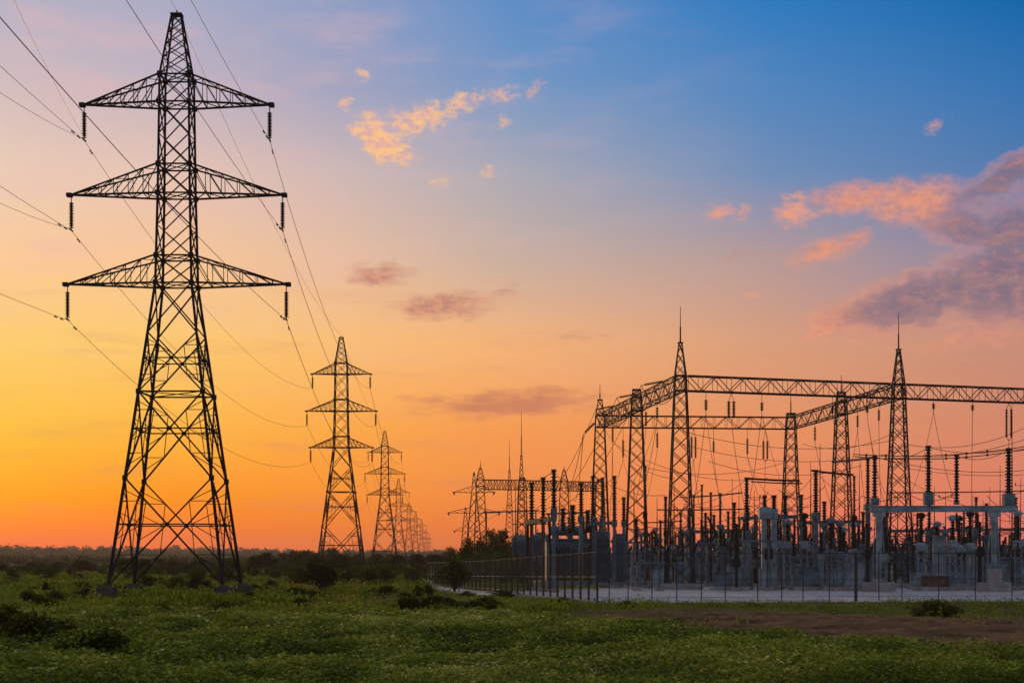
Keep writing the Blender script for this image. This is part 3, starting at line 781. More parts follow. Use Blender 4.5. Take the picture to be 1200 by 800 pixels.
def breaker(label, px, d, w=2.6, z=2.4, group='low tank breakers standing on frames', mm=steel_paint, rz=0):
    x = PX(px, d)
    t = thing('circuit_breaker', label, 'circuit breaker', (x, d, 0), rz, group)
    m = MB(); m.lathe((-w/2, 0, z), (w/2, 0, z), [(0, .15), (.02, .42), (.1, .45), (.12, .5), (.16, .5), (.18, .45), (.5, .45), (.82, .45), (.84, .5), (.88, .5), (.9, .45), (.98, .42), (1, .15)], 14); m.build('tank', mm, t)
    for s in (-1, 1):
        m = MB(); m.lathe((s*w*.3, 0, z+.35), (s*w*.42, 0, z+.8), [(0, .26), (1, .2)], 10); m.ribs((s*w*.42, 0, z+.8), (s*w*.72, 0, z+2.5), .19, 11, .6, 10, .8); m.build('bushing', porc, t)
    for s in (-1, 1):
        m = MB(); m.bar((s*w*.35, -.4, .25), (s*w*.35, -.3, z-.3), .07); m.bar((s*w*.35, .4, .25), (s*w*.35, .3, z-.3), .07); m.bar((s*w*.35, -.4, .4), (s*w*.35, .3, z-.4), .04); m.build('leg', steel, t)
    m = MB(); m.box((w*.1, -.55, 1.0), (.9, .5, 1.1), .04); m.box((w*.1, -.81, 1.15), (.7, .02, .8)); m.build('control_box', steel_light, t)
    m = MB(); m.box((0, 0, -.2), (w*1.0, 1.5, .5), .05); m.build('footing', conc, t)
    return t
def cabinet(label, px, d, w, h, z0=.35, mm=steel_light, group='grey cabinets standing low in the yard'):
    t = thing('control_cabinet', label, 'cabinet', (PX(px, d), d, 0), 0, group)
    m = MB(); m.box((0, 0, z0+.02), (w, .7, h), .03); m.box((0, 0, z0+h+.02), (w+.15, .85, .08), .02); m.build('casing', mm, t)
    n = max(1, int(w/.8))
    for k in range(n):
        q = MB(); q.box((-w/2+(k+.5)*w/n, -.37, z0+.1), (w/n-.08, .03, h-.2)); q.build('door', mm, t)
        k_ = MB(); k_.box((-w/2+(k+.85)*w/n, -.40, z0+h*.5), (.04, .03, .18)); k_.build('handle', steel_dark, t)
    m = MB(); m.box((0, 0, -.2), (w+.3, 1.0, z0+.2), .04); m.build('footing', conc, t)
breaker('blue grey tank breaker in the middle, right of the slim posts', 853, 165, 2.8, 4.3)
breaker('tank breaker low between the front tower and the grey box', 820, 180, 2.6, 3.2)
breaker('tank breaker half hidden behind the front tower', 785, 186, 2.6, 3.4)
breaker('tank breaker behind the rear right corner tower', 935, 190, 2.8, 3.2)
breaker('tank breaker behind the portal, left side', 1060, 175, 2.8, 3.0)
breaker('tank breaker behind the portal, middle', 1128, 178, 2.8, 3.6)
breaker('tank breaker right of the side tower', 1000, 172, 2.6, 3.4)
cabinet('long grey cabinet on the gravel left of the boxed columns', 866, 142, 2.0, .95, .9)
cabinet('wide grey cabinet at the foot of the rear right corner tower', 945, 140, 2.4, .9)
cabinet('tall pale cabinet standing behind the middle of the portal', 1101, 139, 1.0, 3.6, .9, steel_light)
cabinet('wide low cabinet left of the tall pale one', 1078, 143, 1.6, 1.0)
cabinet('rust stained wide cabinet below the middle of the portal', 1096, 137, 2.2, .8, .35, rust)
cabinet('grey cabinet next to the left portal column', 1000, 138, 1.6, 1.9)
cabinet('grey cabinet at the right below the side tower', 980, 142, 1.4, 1.4)
cabinet('small grey cabinet near the foot of the tall front tower', 770, 150, 1.1, 1.3)
cabinet('upright cabinet behind the right column of the portal', 1145, 150, 1.3, 2.6)
cabinet('square cabinet at the far right edge of the yard', 1188, 146, 1.8, 1.6)

# disconnector switches: two posts and an arm on a small frame
def disconnector(label, px, d, zf, w=1.9, group='switches on steel frames deep in the yard', mm=steel_paint, hi=1.5, blade=0):
    t = thing('disconnector_switch', label, 'switch', (PX(px, d), d, 0), rnd.uniform(-.1, .1), group)
    m = MB(); m.box((0, 0, zf-.2), (w+.4, .3, .2), .02); m.build('frame', mm, t)
    for s in (-1, 1):
        m = MB(); m.box((s*w*.42, 0, .28), (.2, .2, zf-.48), .02); m.bar((s*w*.42, 0, zf*.5), (0, 0, zf-.22), .035); m.build('leg', mm, t)
    for s in (-1, 0, 1)[::(1 if blade == 2 else 2)]:
        m = MB(); m.ribs((s*w*.45, 0, zf), (s*w*.45, 0, zf+hi), .13, 9, .6, 8); m.build('insulator', porc, t)
    m = MB()
    if blade: m.bar((-w*.45, 0, zf+hi), (w*.1, 0, zf+hi+1.2), .035); m.bar((w*.45, 0, zf+hi), (w*.6, 0, zf+hi+.2), .04)
    else: m.bar((-w*.45, 0, zf+hi+.02), (w*.45, 0, zf+hi+.02), .035)
    m.build('switch_arm', steel_dark, t)
    m = MB(); m.box((-w*.42, 0, -.2), (.7, .7, .5), .03); m.box((w*.42, 0, -.2), (.7, .7, .5), .03); m.build('footing', conc, t)
    return t
rc = random.Random(21)
def transformer_post(label, px, d, group):
    h = rc.uniform(2.2, 3.6); hi = rc.uniform(1.3, 2.2); mm = rc.choice((steel_paint, steel_light, steel_light))
    t = thing('instrument_transformer', label, 'instrument transformer', (PX(px, d), d, 0), rc.uniform(-.2, .2), group)
    m = MB()
    for s in (-1, 1):
        m.bar((s*.28, 0, .28), (s*.28, 0, h), .06); 
        for k in range(4): m.bar((-.28*s, 0, .3+k*(h-.4)/4), (.28*s, 0, .3+(k+1)*(h-.4)/4), .025)
    m.box((0, 0, h), (.9, .6, .08)); m.build('support', mm, t)
    m = MB(); m.lathe((0, 0, h+.08), (0, 0, h+.75), [(0, .36), (.1, .42), (.8, .42), (1, .26)], 12); m.box((.36, 0, h+.2), (.35, .3, .3), .03); m.bar((-.5, 0, h+.65), (-.3, 0, h+.2), .05, n=6); m.build('base_tank', mm, t)
    m = MB(); m.ribs((0, 0, h+.75), (0, 0, h+.75+hi), .26, max(6, int(hi/.2)), .55, 10, .85); m.build('insulator', porc, t)
    m = MB(); z = h+.75+hi; m.lathe((0, 0, z), (0, 0, z+.5), [(0, .2), (.15, .33), (.6, .35), (.9, .25), (1, .1)], 12); m.bar((-.55, 0, z+.28), (.55, 0, z+.28), .045, n=6); m.build('head', rc.choice((steel_dark, mm)), t)
    m = MB(); m.box((0, 0, -.2), (1.2, .9, .48), .04); m.build('footing', conc, t)

DEPTH_WORD = {0: 'front row of the crowded yard', 1: 'second row of the crowded yard', 2: 'third row of the crowded yard', 3: 'rear rows of the crowded yard', 4: 'far back of the yard'}
rows = [(139, 0), (148, 0), (157, 0), (168, 1), (180, 1), (194, 2), (210, 2), (230, 3), (255, 3), (285, 4), (320, 4)]
for d, dw in rows:
    left = 742 if d < 200 else (700 if d < 260 else 640)
    px = left+rc.uniform(0, 20)
    step = 15 if d < 190 else 13
    while px < 1215:
        if d < 152 and (762 < px < 838 or 1036 < px < 1076): px += 9; continue
        k = rc.random()*(.78 if d < 152 else 1.0); zf = rc.choice((2.4, 2.8, 3.2, 4.2)); place = DEPTH_WORD[dw]
        if k < .2: transformer_post(f'instrument transformer on a column in the {place}', px, d+rc.uniform(-2, 2), f'instrument transformers in the {place}')
        elif k < .46: disconnector(f'two post switch on a grey frame in the {place}', px, d+rc.uniform(-3, 3), zf, rc.uniform(1.4, 2.4), hi=rc.uniform(1.0, 1.7), blade=rc.choice((0, 0, 1, 2)), group=f'switches in the {place}')
        elif k < .76:
            zb = rc.uniform(2.6, 5.4); zt = zb+rc.uniform(1.5, 3.0)
            post(f'ribbed post insulator in the {place}', px, d+rc.uniform(-3, 3), 0, 0, rc.uniform(.13, .2), rc.choice(('pole', 'column', 'lattice')), (rc.uniform(.5, .8), rc.uniform(.4, .9)), rc.uniform(.25, .42), zt=zt, zb=zb, m_=rc.choice((steel_paint, steel_paint, steel_light, steel)), group=f'post insulators in the {place}')
        elif k < .88: cabinet(f'small grey cabinet in the {place}', px, d, rc.uniform(.8, 2.2), rc.uniform(1.1, 2.0), mm=rc.choice((steel_light, steel_paint, steel_paint)), group=f'cabinets in the {place}')
        else: breaker(f'tank breaker on legs in the {place}', px, d, rc.uniform(1.8, 2.6), rc.uniform(1.9, 3.0), group=f'tank breakers in the {place}')
        px += step*rc.uniform(.7, 1.4)

for i in range(90):
    d = rc.uniform(140, 230); x = PX(rc.uniform(750, 1215), d); z = rc.uniform(4.5, 9.0); w = rc.uniform(1.5, 5.5)
    cable('jumper_cable', 'short drooping jumper cable linking switchgear in the crowded yard', 'cable', sagline((x, d, z), (x+w, d+rc.uniform(-4, 4), z+rc.uniform(-1.5, 1.5)), rc.uniform(.3, 1.1), 8), .028, wire_yard, 'jumper cables low in the crowded yard')
# slender poles standing up through the yard
def pole(label, px, d, ytop, r=.06, group='slender steel poles in the yard', arm=None, mm=steel):
    zt = PZ(ytop, d); t = thing('steel_pole', label, 'pole', (PX(px, d), d, 0), 0, group)
    m = MB(); m.bar((0, 0, 0), (0, 0, zt*.7), r, r*.8, n=8); m.bar((0, 0, zt*.7), (0, 0, zt), r*.65, r*.3, n=6); m.build('shaft', mm, t)
    if arm: m = MB(); m.bar((-arm, 0, zt*.93), (arm, 0, zt*.93), .04); m.box((-arm, 0, zt*.93-.02), (.1, .1, .3)); m.box((arm, 0, zt*.93-.02), (.1, .1, .3)); m.build('arm', mm, t)
    m = MB(); m.box((0, 0, -.2), (.6, .6, .5), .04); m.build('footing', conc, t)
    return t
for i, (px, d, yt, arm) in enumerate([(604,200,560,0),(617,190,575,.7),(668,190,575,0),(743,175,560,0),(770,190,582,0),(790,185,560,0),(806,200,575,.8),(858,190,560,0),(866,175,572,0),(884,170,575,.6),(890,210,580,0),
        (950,175,540,0),(961,150,520,.0),(990,190,560,0),(1007,170,545,0),(1012,210,590,0),(1040,180,565,0),(1052,190,575,.8),(1070,200,585,0),(1095,180,570,0),(1108,185,575,.7),(1140,190,578,0),(1152,170,586,0),(1160,200,570,0),(1172,180,545,0),(1186,170,470,0),(1196,190,560,.6)]):
    where = 'left of the tall front tower' if px < 795 else 'between the tall front tower and the rear corner tower' if px < 925 else 'between the rear corner tower and the portal' if px < 1025 else 'behind the portal'
    pole(f'slender {"T topped " if arm else ""}steel pole {where}', px, d, yt, .07, f'slender steel poles {where}', arm or None)

# lightning masts and distant gantry on the left
lattice_mast('tall lattice lightning mast with a long needle, right of its pair', PX(611, 225), 225, 0, 16.5, 22.6, wb=.75, wbeam=.35, zbeam=12, wtop=.1, name='lightning_mast', group='lattice lightning masts', plinth=True)
lattice_mast('lattice lightning mast with a needle, left of its pair', PX(597, 290), 290, 0, 18.0, 23.4, wb=.9, wbeam=.45, zbeam=12, wtop=.12, name='lightning_mast', group='lattice lightning masts', thick=1.3)
GA = (PX(563, 333), 333); GB = (PX(612, 336), 336); GC = (PX(661, 340), 340); GD_ = (PX(703, 343), 343)
for (q, lb, rodz) in ((GA, 'distant gantry tower at the left end of the far beam', 22.4), (GB, 'distant gantry tower behind the needle masts', 0), (GC, 'distant gantry tower behind the three fence insulators', 21.6), (GD_, 'distant gantry tower behind the corner tower', 0)):
    lattice_mast(lb, q[0], q[1], 0, 19.0 if not rodz else 20.8, rodz, wb=1.4, wbeam=.75, wtop=.2 if rodz else .5, npan=11, group='distant gantry towers', thick=1.7)
for a, b, lb in ((GA, GB, 'distant lattice beam, left section'), (GB, GC, 'distant lattice beam, middle section'), (GC, GD_, 'distant lattice beam, right section by the corner tower')):
    p, q = cut(a, b, .8); beam(lb, p, q, 1.9, 1.4, 18.5, thick=1.8, n=int(12), group='distant lattice beams')
def small_pylon(label, px, d, ytop, arms, w=1.3, group='small pylons left of the yard'):
    zt = PZ(ytop, d); t = thing('small_pylon', label, 'pylon', (PX(px, d), d, 0), 0, group)
    hw = lambda z: float(np.interp(z, [0, zt*.75, zt], [w, .55, .1]))
    m = MB()
    for k in range(4): m.bar(corners(hw(0), 0)[k], corners(hw(zt*.75), zt*.75)[k], .11); m.bar(corners(hw(zt*.75), zt*.75)[k], corners(hw(zt), zt)[k], .09)
    brace_panels(m, hw, list(np.linspace(0, zt*.75, 8)), .06); brace_panels(m, hw, list(np.linspace(zt*.75, zt, 5)), .05)
    m.build('body', steel, t)
    for (z, hl) in arms:
        for s in (-1, 1):
            m = MB(); tip = Vector((s*hl, 0, z+.1)); n = 4
            for q in (-1, 1):
                a = Vector((s*.5, q*.5, z)); b = Vector((s*.4, q*.4, z+1.2)); m.bar(a, tip, .07); m.bar(b, tip, .06)
                for j in range(n): m.bar(a.lerp(tip, j/n), b.lerp(tip, (j+1)/n), .04); 
            m.build('crossarm', steel, t)
            m = MB(); m.ribs(tip, tip+Vector((s*-.3, -1.6, -.5)), .15, 8, .5, 8); m.build('insulator', porc, t)
    return t
small_pylon('small two armed pylon just left of the far beam end', 555.5, 320, 553, [(PZ(577, 320), 4.0), (PZ(601, 320), 5.0)], 1.9)
small_pylon('smallest pylon, low behind the trees at the left end of the yard', 545.5, 430, 594, [(PZ(622, 430), 3.0)], 1.6)

# busbars, tubes and slack cables
def bus(label, pa, pb, sag=0.0, r=.035, group='cables strung across the yard', mm=wire_yard, name='busbar_cable', n=14):
    a = (PX(pa[0], pa[2]), pa[2], PZ(pa[1], pa[2])); b = (PX(pb[0], pb[2]), pb[2], PZ(pb[1], pb[2]))
    return cable(name, label, 'cable', sagline(a, b, sag, n), r, mm, group)
def tubebus(label, pa, pb, r=.06): return bus(label, pa, pb, 0.05, r, 'rigid busbars over the yard', steel_dark, 'busbar', 6)
tubebus('rigid busbar between the fat insulator and the rear corner tower', (873, 560, 150), (937, 563, 152), .09)
tubebus('second rigid busbar just below the first one', (880, 564, 158), (940, 566, 160), .06)
tubebus('rigid busbar right of the rear corner tower', (951, 551, 146), (1000, 556, 150), .09)
tubebus('rigid busbar over the slim posts', (812, 582, 170), (870, 577, 172), .07)
tubebus('rigid busbar crossing behind the slim posts', (770, 597, 180), (876, 596, 180), .07)
tubebus('low rigid busbar left of the front tower', (752, 612, 176), (800, 610, 176), .06)
tubebus('rigid busbar meeting the portal insulator from the left', (975, 541, 150), (1024, 536, 134), .07)
tubebus('long rigid busbar behind the portal', (1040, 577, 175), (1200, 575, 175), .06)
tubebus('rigid busbar across the left side, near the fence insulators', (600, 614, 200), (700, 612, 200), .05)
tubebus('rigid busbar between the first insulators by the left fence', (623, 567, 138), (649, 552, 130), .03)
ZB = 17.15
def onbeam(a, b, t, z=ZB): return (a[0]+(b[0]-a[0])*t, a[1]+(b[1]-a[1])*t, z)
def px_of(p): return 600+p[0]*F/p[1]
rs2 = random.Random(5)
# strings under the front beam, the rear beam and the side beams
ends = []
def beamT(a, b, px):      # parameter where the beam crosses a given column
    best = min((abs(px_of(onbeam(a, b, i/400))-px), i/400) for i in range(401)); return best[1]
for px, ln, twin in ((827, .9, False), (857, 1.4, True), (893, .7, False), (976, .7, False), (1016, .6, False)):
    p = onbeam(A, B, beamT(A, B, px)); e = string(f'insulator string under the front beam, {"twin" if twin else "single"}, seen {"left" if px<860 else "right"} of centre', p, ln, rod=.35+rs2.random()*.5, twin=twin); ends.append((px, e))
p = onbeam(B, G, beamT(B, G, 1182)); e = string('long twin insulator string under the beam at the right edge', p, 2.6, rod=.6, twin=True, r=.15); ends.append((1182, e))
for px, ln in ((1094, .5), (1140, .5)):
    p = onbeam(B, G, beamT(B, G, px)); e = string('short insulator string under the right hand beam', p, ln, rod=.3); ends.append((px, e))
for px, ln in ((730, 1.9), (770, 1.6), (813, 2.3), (836, 1.2), (876, 1.7), (897, 2.0)):
    p = onbeam(D, E, beamT(D, E, px)); e = string('dark insulator string under the rear beam', p, ln, rod=.5+rs2.random()*.9, r=.17, twin=(px in (813, 897)), group='insulator strings under the rear beam'); ends.append((px, e))
for px, q, ln in ((770, (A, C), 1.0), (757, (A, C), 1.3), (718, (C, D), 1.6), (955, (Fq, E), 1.4), (1005, (B, Fq), 1.1), (1030, (B, Fq), 1.0)):
    p = onbeam(q[0], q[1], beamT(q[0], q[1], px)); e = string('dark insulator string under a side beam', p, ln, rod=.5, r=.16, group='insulator strings under the side beams'); ends.append((px, e))
# strain strings reaching out to the left of the corner
for (bx, z, lb) in ((.15, 18.7, 'horizontal insulator string reaching left from the top of the left side beam, near end'), (.45, 18.75, 'horizontal insulator string reaching left from the middle of the left side beam'), (.75, 18.7, 'horizontal insulator string reaching left from the far end of the left side beam')):
    p = onbeam(A, D, bx, z); e = string(lb, p, 1.7, droop=(-.96, .2, -.16), rod=.25, r=.15, group='strain strings on the left side beam')
    cable('busbar_cable', 'slack cable dropping left from the strain string to the yard' , 'cable', sagline(e, (e[0]-7.5, e[1]+14, 7.5), 2.2, 18), .03, wire_yard, 'slack cables left of the corner tower')
    cable('jumper_cable', 'looping jumper under the strain string', 'cable', sagline(e, (p[0]+.6, p[1], p[2]-1.5), 1.1, 12), .03, wire_yard, 'jumper loops at the left side beam')
p = onbeam(D, E, 0.0, 17.6); e = string('drooping insulator string at the left face of the rear corner tower', (p[0]-.5, p[1], 17.8), 1.4, droop=(-.75, 0, -.75), rod=.2, r=.2)
cable('busbar_cable', 'long slack cable falling from the rear corner tower to the left', 'cable', sagline(e, (PX(650, 250), 250, PZ(590, 250)), 3.0, 24), .035, wire_yard)
cable('busbar_cable', 'second long slack cable falling from the rear corner tower to the left', 'cable', sagline(e, (PX(672, 240), 240, PZ(585, 240)), 2.6, 24), .035, wire_yard)
# droppers from the strings down to the equipment
for i, (px, e) in enumerate(ends):
    x, y, z = e; tgt = (x+rs2.uniform(-2.0, 2.0), y+rs2.uniform(-6, 3), rs2.uniform(5.5, 8.5))
    cable('dropper_cable', 'loose dropper cable hanging from an insulator string to the equipment', 'cable', sagline(e, tgt, rs2.uniform(.4, 1.3), 12), .022, wire_yard, 'dropper cables under the gantry beams')
    if i % 2 == 0:
        tgt = (x+rs2.uniform(-3.5, 3.5), y+rs2.uniform(-8, 8), rs2.uniform(6, 10))
        cable('dropper_cable', 'loose dropper cable hanging from an insulator string to the equipment', 'cable', sagline(e, tgt, rs2.uniform(.8, 1.8), 12), .02, wire_yard, 'dropper cables under the gantry beams')
# long catenaries between the beams
for i, (pa, pb, s) in enumerate([((800,505,150),(1050,515,158),1.2),((800,520,170),(1060,528,160),1.4),((830,540,165),(1010,545,165),1.2),((757,548,160),(925,540,185),1.0),
        ((1040,536,140),(1240,500,150),.9),((1024,535,134),(1240,545,150),.9),((1060,520,150),(1240,478,160),1.6),((1060,548,170),(1240,552,170),.6),((1088,524,134),(1182,527,134),.35),((1121,534,134),(1182,527,134),.5),((1025,535,133.5),(1088,524,134),.5),
        ((1182,527,134),(1260,505,140),.4),((875,561,150),(800,590,175),.8),((956,552,146),(1003,575,160),.7),((920,582,150),(956,553,146),.5),((1060,560,175),(1180,600,180),.8),((940,520,186),(1060,500,160),1.2),
        ((706,500,186),(790,560,170),1.4),((720,520,186),(900,560,190),1.6),((700,560,170),(780,580,160),.6),((649,552,130),(681,567,150),.6),((681,567,150),(720,559,150),.5),((623,567,138),(560,610,300),.9)]):
    where = 'left of the tall front tower' if pb[0] < 795 else 'under the front beam' if pb[0] < 1061 else 'at the right over the portal'
    bus(f'slack cable sagging across the yard {where}', pa, pb, s, .024, f'slack cables {where}')
# clipped spacers on the heavy cable bundle at the right
for i, (pa, pb, s) in enumerate([((1000,532,146),(1240,516,138),.6),((1000,534.5,146.5),(1240,519,138.5),.7)]):
    a = (PX(pa[0], pa[2]), pa[2], PZ(pa[1], pa[2])); b = (PX(pb[0], pb[2]), pb[2], PZ(pb[1], pb[2])); pts = sagline(a, b, s, 30)
    o = cable('busbar_cable', ('upper' if i == 0 else 'lower')+' strand of the thick twin cable crossing behind the right tall tower', 'cable', pts, .04, wire_yard)
    for k in range(2, 29, 3):
        c = MB(); c.box((pts[k].x, pts[k].y, pts[k].z-.1), (.14, .1, .22)); c.build('clamp', steel_dark, o)

# ------------------------------------------------------------------ fences
def fence(label, pts, hts, spacing, mesh=False, posts=None, thick=None, group='wire perimeter fences'):
    P_ = [Vector((x, y, 0)) for x, y in pts]
    t = thing('perimeter_fence', label, 'fence', tuple(P_[0]), 0, group); O = P_[0]
    ds = [0]
    for a, b in zip(P_, P_[1:]): ds.append(ds[-1]+(b-a).length)
    def at(s):
        for i in range(len(ds)-1):
            if s <= ds[i+1] or i == len(ds)-2:
                q = (s-ds[i])/(ds[i+1]-ds[i]); return P_[i].lerp(P_[i+1], q), hts[i]+(hts[i+1]-hts[i])*q
    ss = posts or list(np.arange(0, ds[-1]+.01, spacing))
    for i, s in enumerate(ss):
        p, h = at(s); p = p-O; r = (.065 if mesh else .032) if not (thick and i in thick) else .10
        m = MB(); m.bar((p.x, p.y, -.2), (p.x, p.y, h), r, n=6)
        if i % 1 == 0: m.bar((p.x, p.y, h), (p.x+.12, p.y-.12, h+.25), .025)
        m.build('post', fence_m, t)
    for k, fr in enumerate((.12, .5, .98) if mesh else (.1, .45, .98)):
        m = MB(); pts_ = []
        for s in np.linspace(0, ds[-1], 40): p, h = at(s); p = p-O; pts_.append((p.x, p.y, h*fr))
        m.tube(pts_, .022 if fr > .9 else .012, 5); m.build('rail', rail_m if fr > .9 and mesh else fence_m, t)
    me = bpy.data.meshes.new('wire_mesh'); v = []; f = []
    n = 40
    for j, s in enumerate(np.linspace(0, ds[-1], n)):
        p, h = at(s); p = p-O; v += [(p.x, p.y, .05), (p.x, p.y, h)]
        if j: f.append((2*j-2, 2*j, 2*j+1, 2*j-1))
    me.from_pydata(v, [], f); me.materials.append(mesh_m if mesh else mesh_light); o = bpy.data.objects.new('wire_mesh', me); COL.objects.link(o); o.parent = t
    return t
def wiremesh(name, thickness):
    m = bpy.data.materials.new(name); m.use_nodes = True; t = m.node_tree; t.nodes.clear()
    tcn = t.nodes.new('ShaderNodeTexCoord'); sp = t.nodes.new('ShaderNodeSeparateXYZ'); t.links.new(tcn.outputs['Object'], sp.inputs[0])
    def mm(op, a, b=None):
        n = t.nodes.new('ShaderNodeMath'); n.operation = op
        for i, v in enumerate((a, b)):
            if v is None: continue
            if isinstance(v, (int, float)): n.inputs[i].default_value = v
            else: t.links.new(v, n.inputs[i])
        return n.outputs[0]
    u = mm('ADD', sp.outputs[0], mm('MULTIPLY', sp.outputs[1], .6)); z = sp.outputs[2]; S = 14.0
    a = mm('FRACT', mm('MULTIPLY', mm('ADD', u, z), S)); b = mm('FRACT', mm('MULTIPLY', mm('SUBTRACT', u, z), S))
    k = mm('MAXIMUM', mm('LESS_THAN', a, thickness), mm('LESS_THAN', b, thickness))
    tr = t.nodes.new('ShaderNodeBsdfTransparent'); df = t.nodes.new('ShaderNodeBsdfDiffuse'); df.inputs[0].default_value = (.06, .07, .06, 1)
    mx = t.nodes.new('ShaderNodeMixShader'); t.links.new(k, mx.inputs[0]); t.links.new(tr.outputs[0], mx.inputs[1]); t.links.new(df.outputs[0], mx.inputs[2])
    o = t.nodes.new('ShaderNodeOutputMaterial'); t.links.new(mx.outputs[0], o.inputs[0]); return m
mesh_m = wiremesh('chain_link', .17); mesh_light = wiremesh('fine_chain_link', .05)
LF = [(5.1, 99.5), (-2.5, 132.6), (-8.4, 163)]
fence('dark wire fence with close posts along the left edge of the yard', LF, [3.1, 2.5, 2.3], 1.9, mesh=True)
FP = [700, 714, 736, 764, 793, 822, 850, 888, 916, 941, 972, 1003, 1030, 1057, 1100, 1143, 1186, 1230]
f0 = Vector((5.1, 99.5)); f1 = Vector((44, 107.5)); fd = (f1-f0).normalized(); posts_s = []
for q in FP:
    k = (q-600)/F; s = (k*f0.y-f0.x)/(fd.x-k*fd.y); posts_s.append(max(0.01, s))
fence('sparse wire fence along the front of the gravel, behind the grass verge', [tuple(f0), tuple(f1)], [3.0, 3.1], 0, posts=posts_s[1:], thick=(10,))
k_ = MB()
for a, b in zip(LF, LF[1:3]):
    a = Vector((a[0]-.35, a[1]-.2, 0)); b = Vector((b[0]-.35, b[1], 0)); n = int((b-a).length/1.0)
    for i in range(n):
        p = a.lerp(b, (i+.5)/n); k_.box((p.x, p.y, -.1), (.35, .95, .24), .03)
tag(k_.build('kerb', conc), kind='structure')

# low building behind the yard on the right
def shed(label, px, d, wpx, ztop, mm):
    w = wpx*d/F; t = thing('yard_building', label, 'building', (PX(px, d), d, 0), 0, 'low buildings behind the yard')
    m = MB(); m.box((0, 0, -.2), (w, 8, ztop+.2)); m.build('wall', mm, t)
    m = MB(); m.box((0, 0, ztop+.003), (w+.8, 8.8, .35), .03); m.build('roof', steel, t)
    for k in range(int(w/4)):
        q = MB(); x = -w/2+2+k*4; q.box((x, -4.02, 1.2), (1.4, .08, 1.2)); wd = q.build('window', steel_dark, t)
        g = MB(); g.box((x, -4.07, 1.3), (1.2, .02, 1.0)); g.build('pane', glass_m, wd)
    q = MB(); q.box((w/2-1.2, -4.03, 0), (1.1, .08, 2.2)); q.build('door', steel_dark, t)
glass_m = mat('window_glass', (.05, .06, .08), .15, 0, spec=.6)
shed('long low pale building behind the right of the yard', 1150, 300, 180, 4.6, steel_light)
shed('low grey building far behind the middle of the yard', 800, 360, 150, 4.2, steel_paint)
# ------------------------------------------------------------------ vegetation
def leaf_mesh(name, P, size, width, up, var, rs, material, bend=.25):
    """P (n,3) base points; each leaf a bent diamond of length size; up = how far it points upward (n)"""
    n = len(P); th = rs.rand(n)*2*np.pi
    hx, hy = np.cos(th), np.sin(th)
    c = np.sqrt(np.clip(1-up**2, 0, 1))
    d = np.stack([hx*c, hy*c, up], 1); s = np.stack([-hy, hx, np.zeros(n)], 1)
    tw = (rs.rand(n)-.5)*1.2; s = s*np.cos(tw)[:, None]; s[:, 2] += np.sin(tw)
    L_ = size[:, None]; W_ = (size*width)[:, None]
    v0 = P; v2 = P+d*L_; v2[:, 2] -= bend*size
    mid = P+d*L_*.5; v1 = mid-s*W_*.5; v3 = mid+s*W_*.5
    V = np.stack([v0, v1, v2, v3], 1).reshape(-1, 3)
    me = bpy.data.meshes.new(name)
    me.vertices.add(4*n); me.vertices.foreach_set('co', V.ravel().astype(np.float32))
    me.loops.add(4*n); me.loops.foreach_set('vertex_index', np.arange(4*n, dtype=np.int32))
    me.polygons.add(n); me.polygons.foreach_set('loop_start', np.arange(0, 4*n, 4, dtype=np.int32))
    at = me.attributes.new('var', 'FLOAT', 'FACE'); at.data.foreach_set('value', var.astype(np.float32))
    me.update(); me.materials.append(material); return me
def vn(x, y, s, seed=0):      # cheap value noise 0..1
    x = x/s+seed*17.3; y = y/s+seed*9.1
    xi = np.floor(x).astype(int); yi = np.floor(y).astype(int); fx = x-xi; fy = y-yi
    fx = fx*fx*(3-2*fx); fy = fy*fy*(3-2*fy)
    def r(a, b):
        v = np.sin(a*127.1+b*311.7+seed*74.7)*43758.5453; return v-np.floor(v)
    return (r(xi, yi)*(1-fx)+r(xi+1, yi)*fx)*(1-fy)+(r(xi, yi+1)*(1-fx)+r(xi+1, yi+1)*fx)*fy
def fan(n, d0, d1, rs, half=.345, power=0.0, margin=3):
    """random points over the visible wedge, density even per square metre when power = 0"""
    u = rs.rand(n)
    y = np.sqrt(d0**2+u*(d1**2-d0**2)) if power == 0 else (d0**(2-power)+u*(d1**(2-power)-d0**(2-power)))**(1/(2-power))
    x = (rs.rand(n)*2-1)*(half*y+margin)
    return x, y
rs = np.random.RandomState(11)
# dense low crop in the foreground
n = 460000
x, y = fan(n, 30, 74, rs, power=.6)
keep = y < crop_edge(x)+(vn(x, y, 2.0, 3)-.5)*4
x, y = x[keep], y[keep]; n = len(x)
hgt = .12+.34*vn(x, y, 3.2, 1)+.40*vn(x, y, .9, 2)+.25*np.clip(vn(x, y, 7.5, 5)-.55, 0, 1)*2*(x < 2)
z = H(x, y)+hgt*np.sqrt(rs.rand(n))
big = vn(x, y, 5.0, 8)
size = (.075+.075*rs.rand(n))*(1+.3*big)*(y/42)**.5
t = (z-H(x, y))/.6
var = np.clip(.40*rs.rand(n)+.22*vn(x, y, 2.3, 4)+.36*vn(x, y, .7, 6)+.25*(rs.rand(n) > .95)-.02+.25*(z-H(x, y)-.35)+.38*(vn(x, y, 9.0, 51)-.5)+.25*(vn(x, y, 22.0, 52)-.5), 0, 1)  # a few random leaves are made paler as painted highlights
o = bpy.data.objects.new('crop_plants', leaf_mesh('crop_plants', np.stack([x, y, z], 1), size, .62, rs.rand(n)*.7-.05, var, rs, crop_leaf)); COL.objects.link(o); tag(o, kind='stuff')
